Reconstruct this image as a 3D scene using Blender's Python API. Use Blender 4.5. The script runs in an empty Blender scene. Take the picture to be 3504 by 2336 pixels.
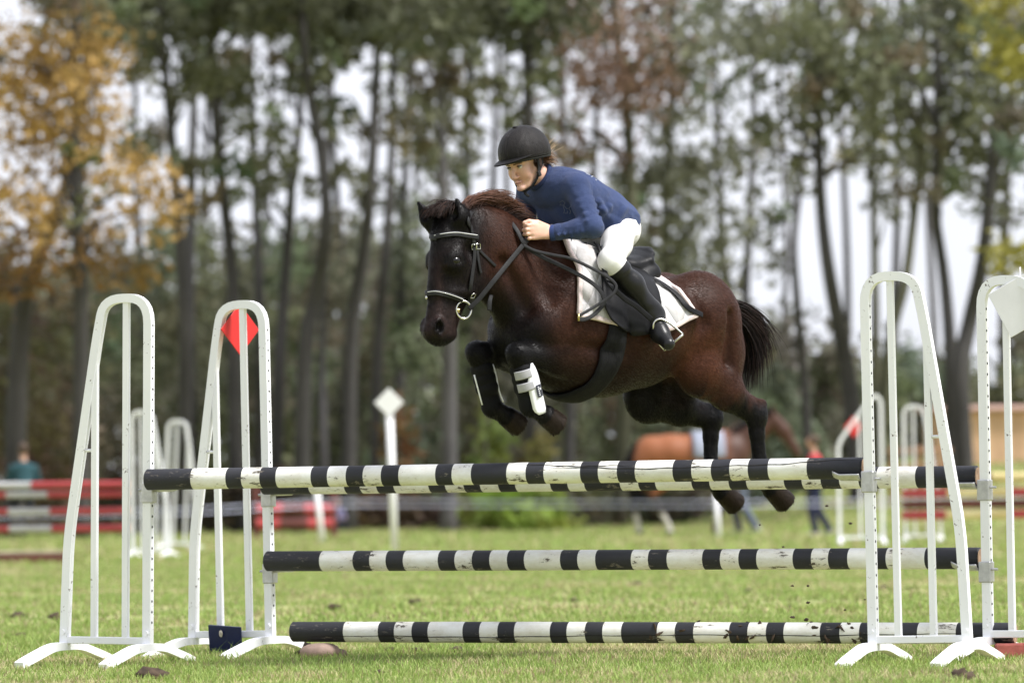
import bpy, bmesh, math, random
import numpy as np
from mathutils import Vector, Matrix, noise as mnoise
R = math.radians
scene = bpy.context.scene
COL = scene.collection
random.seed(7); rng = np.random.default_rng(7)

# ---------------------------------------------------------------- camera
F_PX = 18622.0                 # focal length in photograph pixels (3504 wide)
CAM_H = 0.83
PITCH, ROLL = R(1.495), R(-0.8)
cam_d = bpy.data.cameras.new('camera'); cam = bpy.data.objects.new('camera', cam_d); COL.objects.link(cam)
cam_d.sensor_width = 36.0; cam_d.lens = 36.0 * F_PX / 3504.0
cam_d.clip_start = 0.5; cam_d.clip_end = 4000
CM = Matrix.Translation((0, 0, CAM_H)) @ Matrix.Rotation(R(90) + PITCH, 4, 'X') @ Matrix.Rotation(ROLL, 4, 'Z')
cam.matrix_world = CM
cam_d.dof.use_dof = True; cam_d.dof.focus_distance = 25.0; cam_d.dof.aperture_fstop = 3.0
cam_d.dof.aperture_blades = 8
scene.camera = cam

# ---------------------------------------------------------------- sky
SUN_EL, SUN_AZ = 56.0, 112.0       # elevation; azimuth clockwise from +Y (view direction)
world = bpy.data.worlds.new('World'); scene.world = world; world.use_nodes = True
wn = world.node_tree.nodes; wl = world.node_tree.links; wn.clear()
w_out = wn.new('ShaderNodeOutputWorld'); w_bg = wn.new('ShaderNodeBackground')
sky = wn.new('ShaderNodeTexSky'); sky.sky_type = 'NISHITA'; sky.sun_disc = False
sky.sun_elevation = R(SUN_EL); sky.sun_rotation = R(SUN_AZ); sky.air_density = 1.0; sky.dust_density = 3.0; sky.ozone_density = 1.0
w_tc = wn.new('ShaderNodeTexCoord'); w_n = wn.new('ShaderNodeTexNoise')
w_n.inputs['Scale'].default_value = 5.0; w_n.inputs['Detail'].default_value = 6
w_r = wn.new('ShaderNodeValToRGB'); w_r.color_ramp.elements[0].position = 0.36; w_r.color_ramp.elements[1].position = 0.6
w_r.color_ramp.elements[0].color = (0.74, 0.74, 0.74, 1); w_r.color_ramp.elements[1].color = (1, 1, 1, 1)
w_m = wn.new('ShaderNodeMixRGB'); w_m.inputs[2].default_value = (5.1, 5.25, 5.75, 1)     # cloud cover over the clear sky
wl.new(w_tc.outputs['Generated'], w_n.inputs['Vector']); wl.new(w_n.outputs['Fac'], w_r.inputs['Fac'])
wl.new(w_r.outputs['Color'], w_m.inputs[0]); wl.new(sky.outputs['Color'], w_m.inputs[1])
wl.new(w_m.outputs['Color'], w_bg.inputs['Color']); w_bg.inputs['Strength'].default_value = 0.1
wl.new(w_bg.outputs['Background'], w_out.inputs['Surface'])

# ---------------------------------------------------------------- sun behind thin cloud
sd = bpy.data.lights.new('sun', 'SUN'); sun = bpy.data.objects.new('sun', sd); COL.objects.link(sun)
sd.energy = 3.1; sd.angle = R(14); sd.color = (1.0, 0.975, 0.95)
dvec = Vector((math.sin(R(SUN_AZ)) * math.cos(R(SUN_EL)), math.cos(R(SUN_AZ)) * math.cos(R(SUN_EL)), math.sin(R(SUN_EL))))
sun.rotation_euler = dvec.to_track_quat('Z', 'Y').to_euler(); sun.location = dvec * 60

vs = scene.view_settings
vs.view_transform = 'Standard'; vs.look = 'None'; vs.exposure = 1.03; vs.gamma = 1.0; vs.use_curve_mapping = False
scene.render.engine = 'CYCLES'
cy = scene.cycles
cy.use_denoising = True; cy.max_bounces = 6; cy.diffuse_bounces = 3; cy.glossy_bounces = 3; cy.transparent_max_bounces = 8
cy.caustics_reflective = False; cy.caustics_refractive = False
try: cy.denoiser = 'OPENIMAGEDENOISE'
except Exception: pass

# ================================================================ helpers
def ray(x, y):
    """world ray through a photograph pixel"""
    d = CM.to_3x3() @ Vector(((x - 1752.0) / F_PX, -(y - 1168.0) / F_PX, -1.0))
    return Vector((0, 0, CAM_H)), d
def at(x, y, depth):
    o, d = ray(x, y); return o + d * (depth / d.y)
def ground_at(x, y, z=0.0):
    o, d = ray(x, y); return o + d * ((z - o.z) / d.z)

def link(o, parent=None):
    COL.objects.link(o)
    if parent is not None: o.parent = parent
    return o
def tag(o, label, cat, group=None):
    o['label'] = label; o['category'] = cat
    if group: o['group'] = group
    return o
def empty(name, loc=(0, 0, 0), rz=0.0, label=None, cat=None, group=None):
    o = bpy.data.objects.new(name, None); o.empty_display_size = 0.1
    o.location = loc; o.rotation_euler = (0, 0, rz); link(o)
    if label: tag(o, label, cat, group)
    return o
def mesh_np(name, V, F, mats, parent=None, smooth=True, col=None, fmat=None):
    """V (n,3) array, F (m,k) array of equal-sized faces"""
    V = np.asarray(V, np.float32); F = np.asarray(F, np.int32); k = F.shape[1]
    me = bpy.data.meshes.new(name)
    me.vertices.add(len(V)); me.vertices.foreach_set('co', V.ravel())
    me.loops.add(F.size); me.loops.foreach_set('vertex_index', F.ravel())
    me.polygons.add(len(F)); me.polygons.foreach_set('loop_start', np.arange(0, F.size, k, dtype=np.int32))
    me.polygons.foreach_set('loop_total', np.full(len(F), k, np.int32))
    if fmat is not None: me.polygons.foreach_set('material_index', np.asarray(fmat, np.int32))
    me.update(calc_edges=True)
    me.polygons.foreach_set('use_smooth', np.full(len(F), bool(smooth)))
    if col is not None:
        a = me.color_attributes.new('Col', 'FLOAT_COLOR', 'POINT')
        c = np.ones((len(V), 4), np.float32); c[:, :3] = col; a.data.foreach_set('color', c.ravel())
    for m in (mats if isinstance(mats, (list, tuple)) else [mats]): me.materials.append(m)
    o = bpy.data.objects.new(name, me); return link(o, parent)

class MB:
    """collects polygons of mixed size; build() makes ONE mesh object"""
    def __init__(s): s.v = []; s.f = []; s.m = []; s.mi = 0
    def face(s, idx): s.f.append(idx); s.m.append(s.mi)
    def box(s, c, size, rot=None, bevel=0.0):
        c = Vector(c); hx, hy, hz = [q / 2 for q in size]; b = len(s.v)
        if bevel > 0:
            bv = min(bevel, hx * .9, hy * .9, hz * .9)
            for sx in (-1, 1):
                for sy in (-1, 1):
                    for sz in (-1, 1):
                        for ax in range(3):
                            p = [sx * (hx - bv), sy * (hy - bv), sz * (hz - bv)]; h = (hx, hy, hz)[ax]; p[ax] = (sx, sy, sz)[ax] * h
                            q = Vector(p); s.v.append(tuple((rot @ q if rot else q) + c))
            def vi(sx, sy, sz, ax): return b + ((sx > 0) * 4 + (sy > 0) * 2 + (sz > 0)) * 3 + ax
            for ax in range(3):
                o1, o2 = [a for a in range(3) if a != ax]
                for sg in (-1, 1):
                    r_ = []
                    for (u, w) in ((-1, -1), (1, -1), (1, 1), (-1, 1)):
                        k = [0, 0, 0]; k[ax] = sg; k[o1] = u; k[o2] = w; r_.append(vi(*k, ax))
                    s.face(r_ if (sg > 0) == (ax != 1) else r_[::-1])
            for ax in range(3):
                o1, o2 = [a for a in range(3) if a != ax]
                for u in (-1, 1):
                    for w in (-1, 1):
                        k0 = [0, 0, 0]; k0[ax] = -1; k0[o1] = u; k0[o2] = w; k1 = list(k0); k1[ax] = 1
                        q = [vi(*k0, o1), vi(*k1, o1), vi(*k1, o2), vi(*k0, o2)]
                        s.face(q)
            for sx in (-1, 1):
                for sy in (-1, 1):
                    for sz in (-1, 1): s.face([vi(sx, sy, sz, 0), vi(sx, sy, sz, 1), vi(sx, sy, sz, 2)])
            return s
        for sx, sy, sz in ((-1, -1, -1), (1, -1, -1), (1, 1, -1), (-1, 1, -1), (-1, -1, 1), (1, -1, 1), (1, 1, 1), (-1, 1, 1)):
            p = Vector((sx * hx, sy * hy, sz * hz)); p = (rot @ p if rot else p) + c; s.v.append(tuple(p))
        for q in ((0, 3, 2, 1), (4, 5, 6, 7), (0, 1, 5, 4), (1, 2, 6, 5), (2, 3, 7, 6), (3, 0, 4, 7)): s.face([b + i for i in q])
        return s
    def tube(s, pts, rad, n=8, cap=True, squash=None, up=None, flat=False):
        """swept tube; rad number or list; squash=(a,b) scales the two axes; n=4 with flat gives a square section"""
        pts = [Vector(p) for p in pts]; N = len(pts)
        rads = rad if isinstance(rad, (list, tuple)) else [rad] * N
        b = len(s.v); prev = Vector(up) if up else None; ring0 = None
        for i, p in enumerate(pts):
            t = (pts[min(i + 1, N - 1)] - pts[max(i - 1, 0)])
            if t.length < 1e-9: t = Vector((0, 0, 1))
            t.normalize()
            if up is not None: u = Vector(up)
            else: u = prev if prev is not None else (Vector((0, 0, 1)) if abs(t.z) < .9 else Vector((1, 0, 0)))
            u = (u - t * u.dot(t))
            if u.length < 1e-6: u = t.orthogonal()
            u.normalize(); v = t.cross(u); prev = u if up is None else prev
            sa, sb = squash if squash else (1, 1)
            mit = 1.0
            for k in range(n):
                a = 2 * math.pi * (k + (.5 if n == 4 else 0)) / n
                ca, sn = math.cos(a), math.sin(a)
                if n == 4: ca *= 1.41421; sn *= 1.41421
                s.v.append(tuple(p + u * (ca * rads[i] * sa) + v * (sn * rads[i] * sb)))
        for i in range(N - 1):
            for k in range(n):
                a0 = b + i * n + k; a1 = b + i * n + (k + 1) % n
                s.face([a0, a1, a1 + n, a0 + n])
        if cap:
            s.face([b + k for k in range(n)][::-1]); s.face([b + (N - 1) * n + k for k in range(n)])
        return s
    def lathe(s, prof, axis_o=(0, 0, 0), axis=(0, 0, 1), n=16, ref=None):
        """prof = [(radius, height)]"""
        o = Vector(axis_o); ax = Vector(axis).normalized(); u = Vector(ref) if ref else ax.orthogonal()
        u = (u - ax * u.dot(ax)).normalized(); v = ax.cross(u); b = len(s.v)
        for r, h in prof:
            for k in range(n):
                a = 2 * math.pi * k / n; s.v.append(tuple(o + ax * h + u * (r * math.cos(a)) + v * (r * math.sin(a))))
        for i in range(len(prof) - 1):
            for k in range(n):
                a0 = b + i * n + k; a1 = b + i * n + (k + 1) % n; s.face([a0, a1, a1 + n, a0 + n])
        return s
    def prism(s, poly, y0, y1, M=None):
        """polygon in (x,z) extruded from y0 to y1"""
        b = len(s.v); n = len(poly)
        for y in (y0, y1):
            for x, z in poly:
                p = Vector((x, y, z)); s.v.append(tuple(M @ p if M else p))
        s.face([b + i for i in range(n)]); s.face([b + n + i for i in range(n)][::-1])
        for i in range(n): s.face([b + i, b + n + i, b + n + (i + 1) % n, b + (i + 1) % n])
        return s
    def ball(s, c, r, n=10, m=7, rot=None):
        c = Vector(c); rr = r if isinstance(r, (tuple, list)) else (r, r, r); b = len(s.v)
        for i in range(m + 1):
            th = math.pi * i / m
            for k in range(n):
                a = 2 * math.pi * k / n; p = Vector((rr[0] * math.sin(th) * math.cos(a), rr[1] * math.sin(th) * math.sin(a), rr[2] * math.cos(th)))
                s.v.append(tuple((rot @ p if rot else p) + c))
        for i in range(m):
            for k in range(n):
                a0 = b + i * n + k; a1 = b + i * n + (k + 1) % n; s.face([a0, a0 + n, a1 + n, a1])
        return s
    def sheet(s, grid, thick=0.0):
        """grid of points [rows][cols] -> sheet with thickness along the local normal"""
        G = [[Vector(p) for p in row] for row in grid]; nr, nc = len(G), len(G[0]); b = len(s.v)
        Nn = []
        for i in range(nr):
            for j in range(nc):
                du = G[i][min(j + 1, nc - 1)] - G[i][max(j - 1, 0)]; dv = G[min(i + 1, nr - 1)][j] - G[max(i - 1, 0)][j]
                n_ = du.cross(dv); Nn.append(n_.normalized() if n_.length > 1e-9 else Vector((0, 0, 1)))
        for sg in ((1, -1) if thick > 0 else (1,)):
            for i in range(nr):
                for j in range(nc): s.v.append(tuple(G[i][j] + Nn[i * nc + j] * (sg * thick / 2)))
        M_ = nr * nc
        for i in range(nr - 1):
            for j in range(nc - 1):
                q = [b + i * nc + j, b + i * nc + j + 1, b + (i + 1) * nc + j + 1, b + (i + 1) * nc + j]
                s.face(q)
                if thick > 0: s.face([k + M_ for k in q][::-1])
        if thick > 0:
            border = [(0, j) for j in range(nc)] + [(i, nc - 1) for i in range(1, nr)] + [(nr - 1, j) for j in range(nc - 2, -1, -1)] + [(i, 0) for i in range(nr - 2, 0, -1)]
            idx = [b + i * nc + j for i, j in border]
            for a, c in zip(idx, idx[1:] + idx[:1]): s.face([a, a + M_, c + M_, c])
        return s
    def build(s, name, mats, parent=None, smooth=False, fix=True):
        me = bpy.data.meshes.new(name); me.from_pydata(s.v, [], s.f)
        for m in (mats if isinstance(mats, (list, tuple)) else [mats]): me.materials.append(m)
        if any(s.m): me.polygons.foreach_set('material_index', np.array(s.m, np.int32))
        if fix:
            bm = bmesh.new(); bm.from_mesh(me); bmesh.ops.recalc_face_normals(bm, faces=bm.faces); bm.to_mesh(me); bm.free()
        if smooth is True: me.polygons.foreach_set('use_smooth', np.ones(len(me.polygons), bool))
        elif smooth:
            me.polygons.foreach_set('use_smooth', np.ones(len(me.polygons), bool)); me.set_sharp_from_angle(angle=R(smooth))
        me.update()
        return link(bpy.data.objects.new(name, me), parent)

# ---------------------------------------------------------------- materials
MATS = {}
def new_mat(name):
    m = bpy.data.materials.new(name); m.use_nodes = True; nt = m.node_tree; nt.nodes.clear()
    out = nt.nodes.new('ShaderNodeOutputMaterial'); bs = nt.nodes.new('ShaderNodeBsdfPrincipled')
    nt.links.new(bs.outputs[0], out.inputs[0]); MATS[name] = m
    return m, nt, bs
def tex(nt, kind, scale, detail=4.0, rough=.55, coord='Object', stretch=None, dist=0.0):
    tc = nt.nodes.new('ShaderNodeTexCoord'); t = nt.nodes.new(kind)
    src = tc.outputs[coord]
    if stretch:
        mp = nt.nodes.new('ShaderNodeMapping'); mp.inputs['Scale'].default_value = stretch; nt.links.new(src, mp.inputs[0]); src = mp.outputs[0]
    nt.links.new(src, t.inputs['Vector']); t.inputs['Scale'].default_value = scale
    if 'Detail' in t.inputs: t.inputs['Detail'].default_value = detail
    if 'Roughness' in t.inputs: t.inputs['Roughness'].default_value = rough
    if 'Distortion' in t.inputs: t.inputs['Distortion'].default_value = dist
    return t
def ramp(nt, fac, stops):
    r = nt.nodes.new('ShaderNodeValToRGB'); e = r.color_ramp.elements
    while len(e) < len(stops): e.new(.5)
    for el, (p, c) in zip(e, stops):
        el.position = p; el.color = (*c, 1) if len(c) == 3 else c
    nt.links.new(fac, r.inputs[0]); return r
def mixc(nt, fac, a, b, mode='MIX'):
    m = nt.nodes.new('ShaderNodeMixRGB'); m.blend_type = mode
    for i, v in ((0, fac), (1, a), (2, b)):
        if hasattr(v, 'is_linked') or hasattr(v, 'links'): nt.links.new(v, m.inputs[i])
        elif i == 0: m.inputs[0].default_value = v
        else: m.inputs[i].default_value = (*v, 1)
    return m.outputs[0]
def bump(nt, bs, h, strength=.3, dist=.01):
    b = nt.nodes.new('ShaderNodeBump'); b.inputs['Strength'].default_value = strength; b.inputs['Distance'].default_value = dist
    nt.links.new(h, b.inputs['Height']); nt.links.new(b.outputs[0], bs.inputs['Normal']); return b
def simple(name, c, rough=.6, var=.25, scale=6.0, bmp=0.0, bscale=60.0, metal=0.0, stretch=None, sheen=0.0, coord='Object', spec=.5, rnd=0.0):
    """plain procedural: base colour broken up by two noises, optional fine bump"""
    if name in MATS: return MATS[name]
    m, nt, bs = new_mat(name)
    n1 = tex(nt, 'ShaderNodeTexNoise', scale, 5, .6, coord, stretch); 
    lo = tuple(q * (1 - var) for q in c); hi = tuple(min(1, q * (1 + var)) for q in c)
    r = ramp(nt, n1.outputs['Fac'], [(.3, lo), (.7, hi)]); out = r.outputs[0]
    if rnd:
        oi = nt.nodes.new('ShaderNodeObjectInfo'); hs = nt.nodes.new('ShaderNodeHueSaturation')
        mr = nt.nodes.new('ShaderNodeMapRange'); mr.inputs[3].default_value = 1 - rnd; mr.inputs[4].default_value = 1 + rnd
        nt.links.new(oi.outputs['Random'], mr.inputs[0]); nt.links.new(mr.outputs[0], hs.inputs['Value']); nt.links.new(out, hs.inputs['Color']); out = hs.outputs[0]
    nt.links.new(out, bs.inputs['Base Color'])
    bs.inputs['Roughness'].default_value = rough; bs.inputs['Metallic'].default_value = metal; bs.inputs['Specular IOR Level'].default_value = spec
    if sheen: bs.inputs['Sheen Weight'].default_value = sheen; bs.inputs['Sheen Roughness'].default_value = .4
    if bmp:
        n2 = tex(nt, 'ShaderNodeTexNoise', bscale, 3, .6, coord, stretch); bump(nt, bs, n2.outputs['Fac'], bmp, .004)
    return m
def lin(r, g, b):
    f = lambda v: (v / 255 / 12.92) if v / 255 <= .04045 else ((v / 255 + .055) / 1.055) ** 2.4
    return (f(r), f(g), f(b))
# ================================================================ smooth bodies (distance field + surface nets)
class Field:
    def __init__(s, lo, hi, vox):
        s.lo = np.array(lo, np.float32); s.vox = vox
        s.n = [int(math.ceil((h - l) / vox)) + 1 for l, h in zip(lo, hi)]
        s.ax = [(s.lo[i] + vox * np.arange(s.n[i])).astype(np.float32) for i in range(3)]
        s.D = np.full(s.n, 0.5, np.float32); s.M = None
    def use(s, M): s.M = M; return s                 # later coordinates are in this frame
    def _p(s, p):
        if s.M is None: return np.array(p, np.float32)
        return np.array(s.M @ Vector(p), np.float32)
    def _d(s, v):
        if s.M is None: return np.array(v, np.float32)
        return np.array(s.M.to_3x3() @ Vector(v), np.float32)
    def _sub(s, lo, hi):
        sl = []
        for i in range(3):
            a = max(0, int((lo[i] - s.lo[i]) / s.vox) - 1); b = min(s.n[i], int((hi[i] - s.lo[i]) / s.vox) + 3)
            if b <= a: return None
            sl.append(slice(a, b))
        return tuple(sl)
    def _grid(s, sl): return s.ax[0][sl[0]][:, None, None], s.ax[1][sl[1]][None, :, None], s.ax[2][sl[2]][None, None, :]
    def _put(s, sl, d, k, sub):
        o = s.D[sl]
        if sub:
            b = -d; h = np.clip(.5 + .5 * (o - b) / k, 0, 1); s.D[sl] = b * (1 - h) + o * h + k * h * (1 - h)
        else:
            h = np.clip(.5 + .5 * (o - d) / k, 0, 1); s.D[sl] = o * (1 - h) + d * h - k * h * (1 - h)
    def seg(s, a, b, r0, r1, w0=None, w1=None, k=.03, lat=(0, 1, 0), sub=False):
        a = s._p(a); b = s._p(b); l = s._d(lat); w0 = r0 if w0 is None else w0; w1 = r1 if w1 is None else w1
        m = max(r0, r1, w0, w1) + k + 2 * s.vox
        sl = s._sub(np.minimum(a, b) - m, np.maximum(a, b) + m)
        if sl is None: return s
        x, y, z = s._grid(sl); d = b - a; dd = max(float(d @ d), 1e-12)
        px, py, pz = x - a[0], y - a[1], z - a[2]
        h = np.clip((px * d[0] + py * d[1] + pz * d[2]) / dd, 0, 1)
        vx, vy, vz = px - h * d[0], py - h * d[1], pz - h * d[2]
        vl = vx * l[0] + vy * l[1] + vz * l[2]; v2 = vx * vx + vy * vy + vz * vz
        r = r0 + (r1 - r0) * h; w = w0 + (w1 - w0) * h
        kk = np.sqrt(np.maximum(v2 - vl * vl, 0) / (r * r) + vl * vl / (w * w)); v = np.sqrt(v2)
        dist = v - np.where(kk > 1e-4, v / np.maximum(kk, 1e-4), np.minimum(r, w))
        s._put(sl, dist, k, sub); return s
    def chain(s, pts, k=.03, lat=(0, 1, 0)):
        """pts = [(x,y,z,r,w)]"""
        for p, q in zip(pts[:-1], pts[1:]): s.seg(p[:3], q[:3], p[3], q[3], p[4], q[4], k, lat)
        return s
    def ell(s, c, r, rot=None, k=.03, sub=False):
        """ellipsoid; rot = 3x3 matrix whose columns are the axes"""
        c_ = s._p(c); Rm = np.array(rot if rot is not None else Matrix.Identity(3), np.float32)
        if s.M is not None: Rm = np.array(s.M.to_3x3(), np.float32) @ Rm
        m = max(r) + k + 2 * s.vox; sl = s._sub(c_ - m, c_ + m)
        if sl is None: return s
        x, y, z = s._grid(sl); px, py, pz = x - c_[0], y - c_[1], z - c_[2]
        kk = 0
        for i in range(3): kk = kk + ((px * Rm[0, i] + py * Rm[1, i] + pz * Rm[2, i]) / r[i]) ** 2
        kk = np.sqrt(kk); v = np.sqrt(px * px + py * py + pz * pz)
        dist = v - np.where(kk > 1e-4, v / np.maximum(kk, 1e-4), min(r))
        s._put(sl, dist, k, sub); return s
    def cone(s, a, b, r0, r1, k=.01, rnd=.004, sub=False):
        """flat-ended cone"""
        a = s._p(a); b = s._p(b); m = max(r0, r1) + k + 2 * s.vox
        sl = s._sub(np.minimum(a, b) - m, np.maximum(a, b) + m)
        if sl is None: return s
        x, y, z = s._grid(sl); d = b - a; L = float(np.sqrt(d @ d)); d = d / L
        px, py, pz = x - a[0], y - a[1], z - a[2]; h = px * d[0] + py * d[1] + pz * d[2]
        rr = np.sqrt(np.maximum(px * px + py * py + pz * pz - h * h, 0)); t = np.clip(h / L, 0, 1)
        q0 = rr - (r0 + (r1 - r0) * t) + rnd; q1 = np.maximum(-h, h - L) + rnd
        dist = np.sqrt(np.maximum(q0, 0) ** 2 + np.maximum(q1, 0) ** 2) + np.minimum(np.maximum(q0, q1), 0) - rnd
        s._put(sl, dist, k, sub); return s
    def surface(s, smooth=1):
        D = s.D; ins = D < 0; nx, ny, nz = s.n
        c = np.zeros((nx - 1, ny - 1, nz - 1), np.int8)
        for i in (0, 1):
            for j in (0, 1):
                for k in (0, 1): c += ins[i:nx - 1 + i, j:ny - 1 + j, k:nz - 1 + k]
        idx = np.argwhere((c > 0) & (c < 8)); del c
        off = np.array([(i, j, k) for i in (0, 1) for j in (0, 1) for k in (0, 1)])
        cv = [D[idx[:, 0] + o[0], idx[:, 1] + o[1], idx[:, 2] + o[2]] for o in off]
        acc = np.zeros((len(idx), 3), np.float32); cnt = np.zeros(len(idx), np.float32)
        for a in range(8):
            for b in range(a + 1, 8):
                if np.abs(off[a] - off[b]).sum() != 1: continue
                m = (cv[a] < 0) != (cv[b] < 0); t = np.where(m, cv[a] / np.where(m, cv[a] - cv[b], 1), 0)[:, None]
                acc += np.where(m[:, None], off[a] + t * (off[b] - off[a]), 0); cnt += m
        V = (idx + acc / cnt[:, None]) * s.vox + s.lo
        lut = np.full((nx, ny, nz), -1, np.int32); lut[idx[:, 0], idx[:, 1], idx[:, 2]] = np.arange(len(idx))
        Fs = []
        for ax in range(3):
            A = ins.take(range(0, s.n[ax] - 1), ax); B = ins.take(range(1, s.n[ax]), ax)
            e = np.argwhere(A != B); o1, o2 = (ax + 1) % 3, (ax + 2) % 3
            e = e[(e[:, o1] > 0) & (e[:, o2] > 0)]
            q = []
            for (u, v) in ((-1, -1), (0, -1), (0, 0), (-1, 0)):
                t = e.copy(); t[:, o1] += u; t[:, o2] += v; q.append(lut[t[:, 0], t[:, 1], t[:, 2]])
            q = np.stack(q, 1); fl = ~ins[e[:, 0], e[:, 1], e[:, 2]]; q[fl] = q[fl][:, ::-1]; Fs.append(q)
        F = np.concatenate(Fs); F = F[(F >= 0).all(1)]
        for _ in range(smooth):
            S_ = np.zeros_like(V); n_ = np.zeros(len(V), np.float32)
            for a, b in ((0, 1), (1, 2), (2, 3), (3, 0)):
                for p, q in ((a, b), (b, a)):
                    for d in range(3): S_[:, d] += np.bincount(F[:, p], V[F[:, q], d], len(V)).astype(np.float32)
                    n_ += np.bincount(F[:, p], minlength=len(V))
            V = .45 * V + .55 * S_ / np.maximum(n_, 1)[:, None]
        return V, F
def sstep(a, b, x): t = np.clip((x - a) / (b - a), 0, 1); return t * t * (3 - 2 * t)
def vnoise(V, scale, seed=0):
    """cheap smooth value noise on an array of points, 0..1"""
    P = V * scale + seed * 17.3; i = np.floor(P).astype(np.int64); f = P - i; f = f * f * (3 - 2 * f); out = 0
    for a in (0, 1):
        for b in (0, 1):
            for c in (0, 1):
                h = ((i[:, 0] + a) * 73856093) ^ ((i[:, 1] + b) * 19349663) ^ ((i[:, 2] + c) * 83492791)
                h = (h * 2654435761) & 0xFFFFFFFF; h = ((h ^ (h >> 15)) * 2246822519) & 0xFFFFFFFF; h = (h ^ (h >> 13)) & 0xFFFF
                w = (f[:, 0] if a else 1 - f[:, 0]) * (f[:, 1] if b else 1 - f[:, 1]) * (f[:, 2] if c else 1 - f[:, 2])
                out = out + w * h / 65535.0
    return out
# ================================================================ ground
def gz(x, y):
    """gentle rise of the field at the back right"""
    x = np.asarray(x, float); y = np.asarray(y, float)
    return 1.35 * sstep(2.5, 9.5, x) * sstep(76, 108, y)
def gzf(x, y): return float(gz(x, y))
def patch(x, y):
    """0..1 fields shared by soil and grass: lush, dry, bare"""
    P = np.stack([x, y, np.zeros_like(x)], 1)
    lush = vnoise(P, .55, 1) * .5 + vnoise(P, 1.7, 2) * .3 + vnoise(P, 6.0, 3) * .2
    dry = vnoise(P, .9, 5) * .45 + vnoise(P * np.array((1, .6, 1)), 3.1, 6) * .35 + vnoise(P, 11, 7) * .2
    bare = vnoise(P, 2.3, 9) * .5 + vnoise(P, 7.5, 10) * .5
    return lush, dry, bare
ys = np.concatenate([np.linspace(-40, 14, 10), np.linspace(15, 60, 150), np.linspace(61, 130, 70), np.array([150, 200, 300, 500, 900, 1800])])
xs = np.concatenate([np.array([-900, -400, -150, -60, -30]), np.linspace(-16, 16, 130), np.array([30, 60, 150, 400, 900])])
GX, GY = np.meshgrid(xs, ys); P = np.stack([GX.ravel(), GY.ravel(), np.zeros(GX.size)], 1)
Zg = gz(P[:, 0], P[:, 1]) + np.where((P[:, 1] > 14) & (P[:, 1] < 60) & (np.abs(P[:, 0]) < 17), (vnoise(P, 1.4, 21) - .5) * .035, 0); P[:, 2] = Zg
nx_, ny_ = len(xs), len(ys); I = np.arange(nx_ * ny_).reshape(ny_, nx_)
Fg = np.stack([I[:-1, :-1].ravel(), I[:-1, 1:].ravel(), I[1:, 1:].ravel(), I[1:, :-1].ravel()], 1)
m, nt, bs = new_mat('field_soil')
n1 = tex(nt, 'ShaderNodeTexNoise', .8, 6, .6); n2 = tex(nt, 'ShaderNodeTexNoise', 7, 6, .7); n3 = tex(nt, 'ShaderNodeTexNoise', 60, 4, .7)
a = ramp(nt, n1.outputs['Fac'], [(.3, (.23, .28, .095)), (.55, (.33, .34, .14)), (.75, (.42, .37, .21))])
b = ramp(nt, n2.outputs['Fac'], [(.3, (.65, .65, .6)), (.7, (1.25, 1.2, 1.1))]); c = mixc(nt, 1.0, a.outputs[0], b.outputs[0], 'MULTIPLY')
nt.links.new(c, bs.inputs['Base Color']); bs.inputs['Roughness'].default_value = .95; bump(nt, bs, n3.outputs['Fac'], .6, .03)
ground = mesh_np('ground', P, Fg, m, None, True); ground['kind'] = 'structure'

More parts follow.
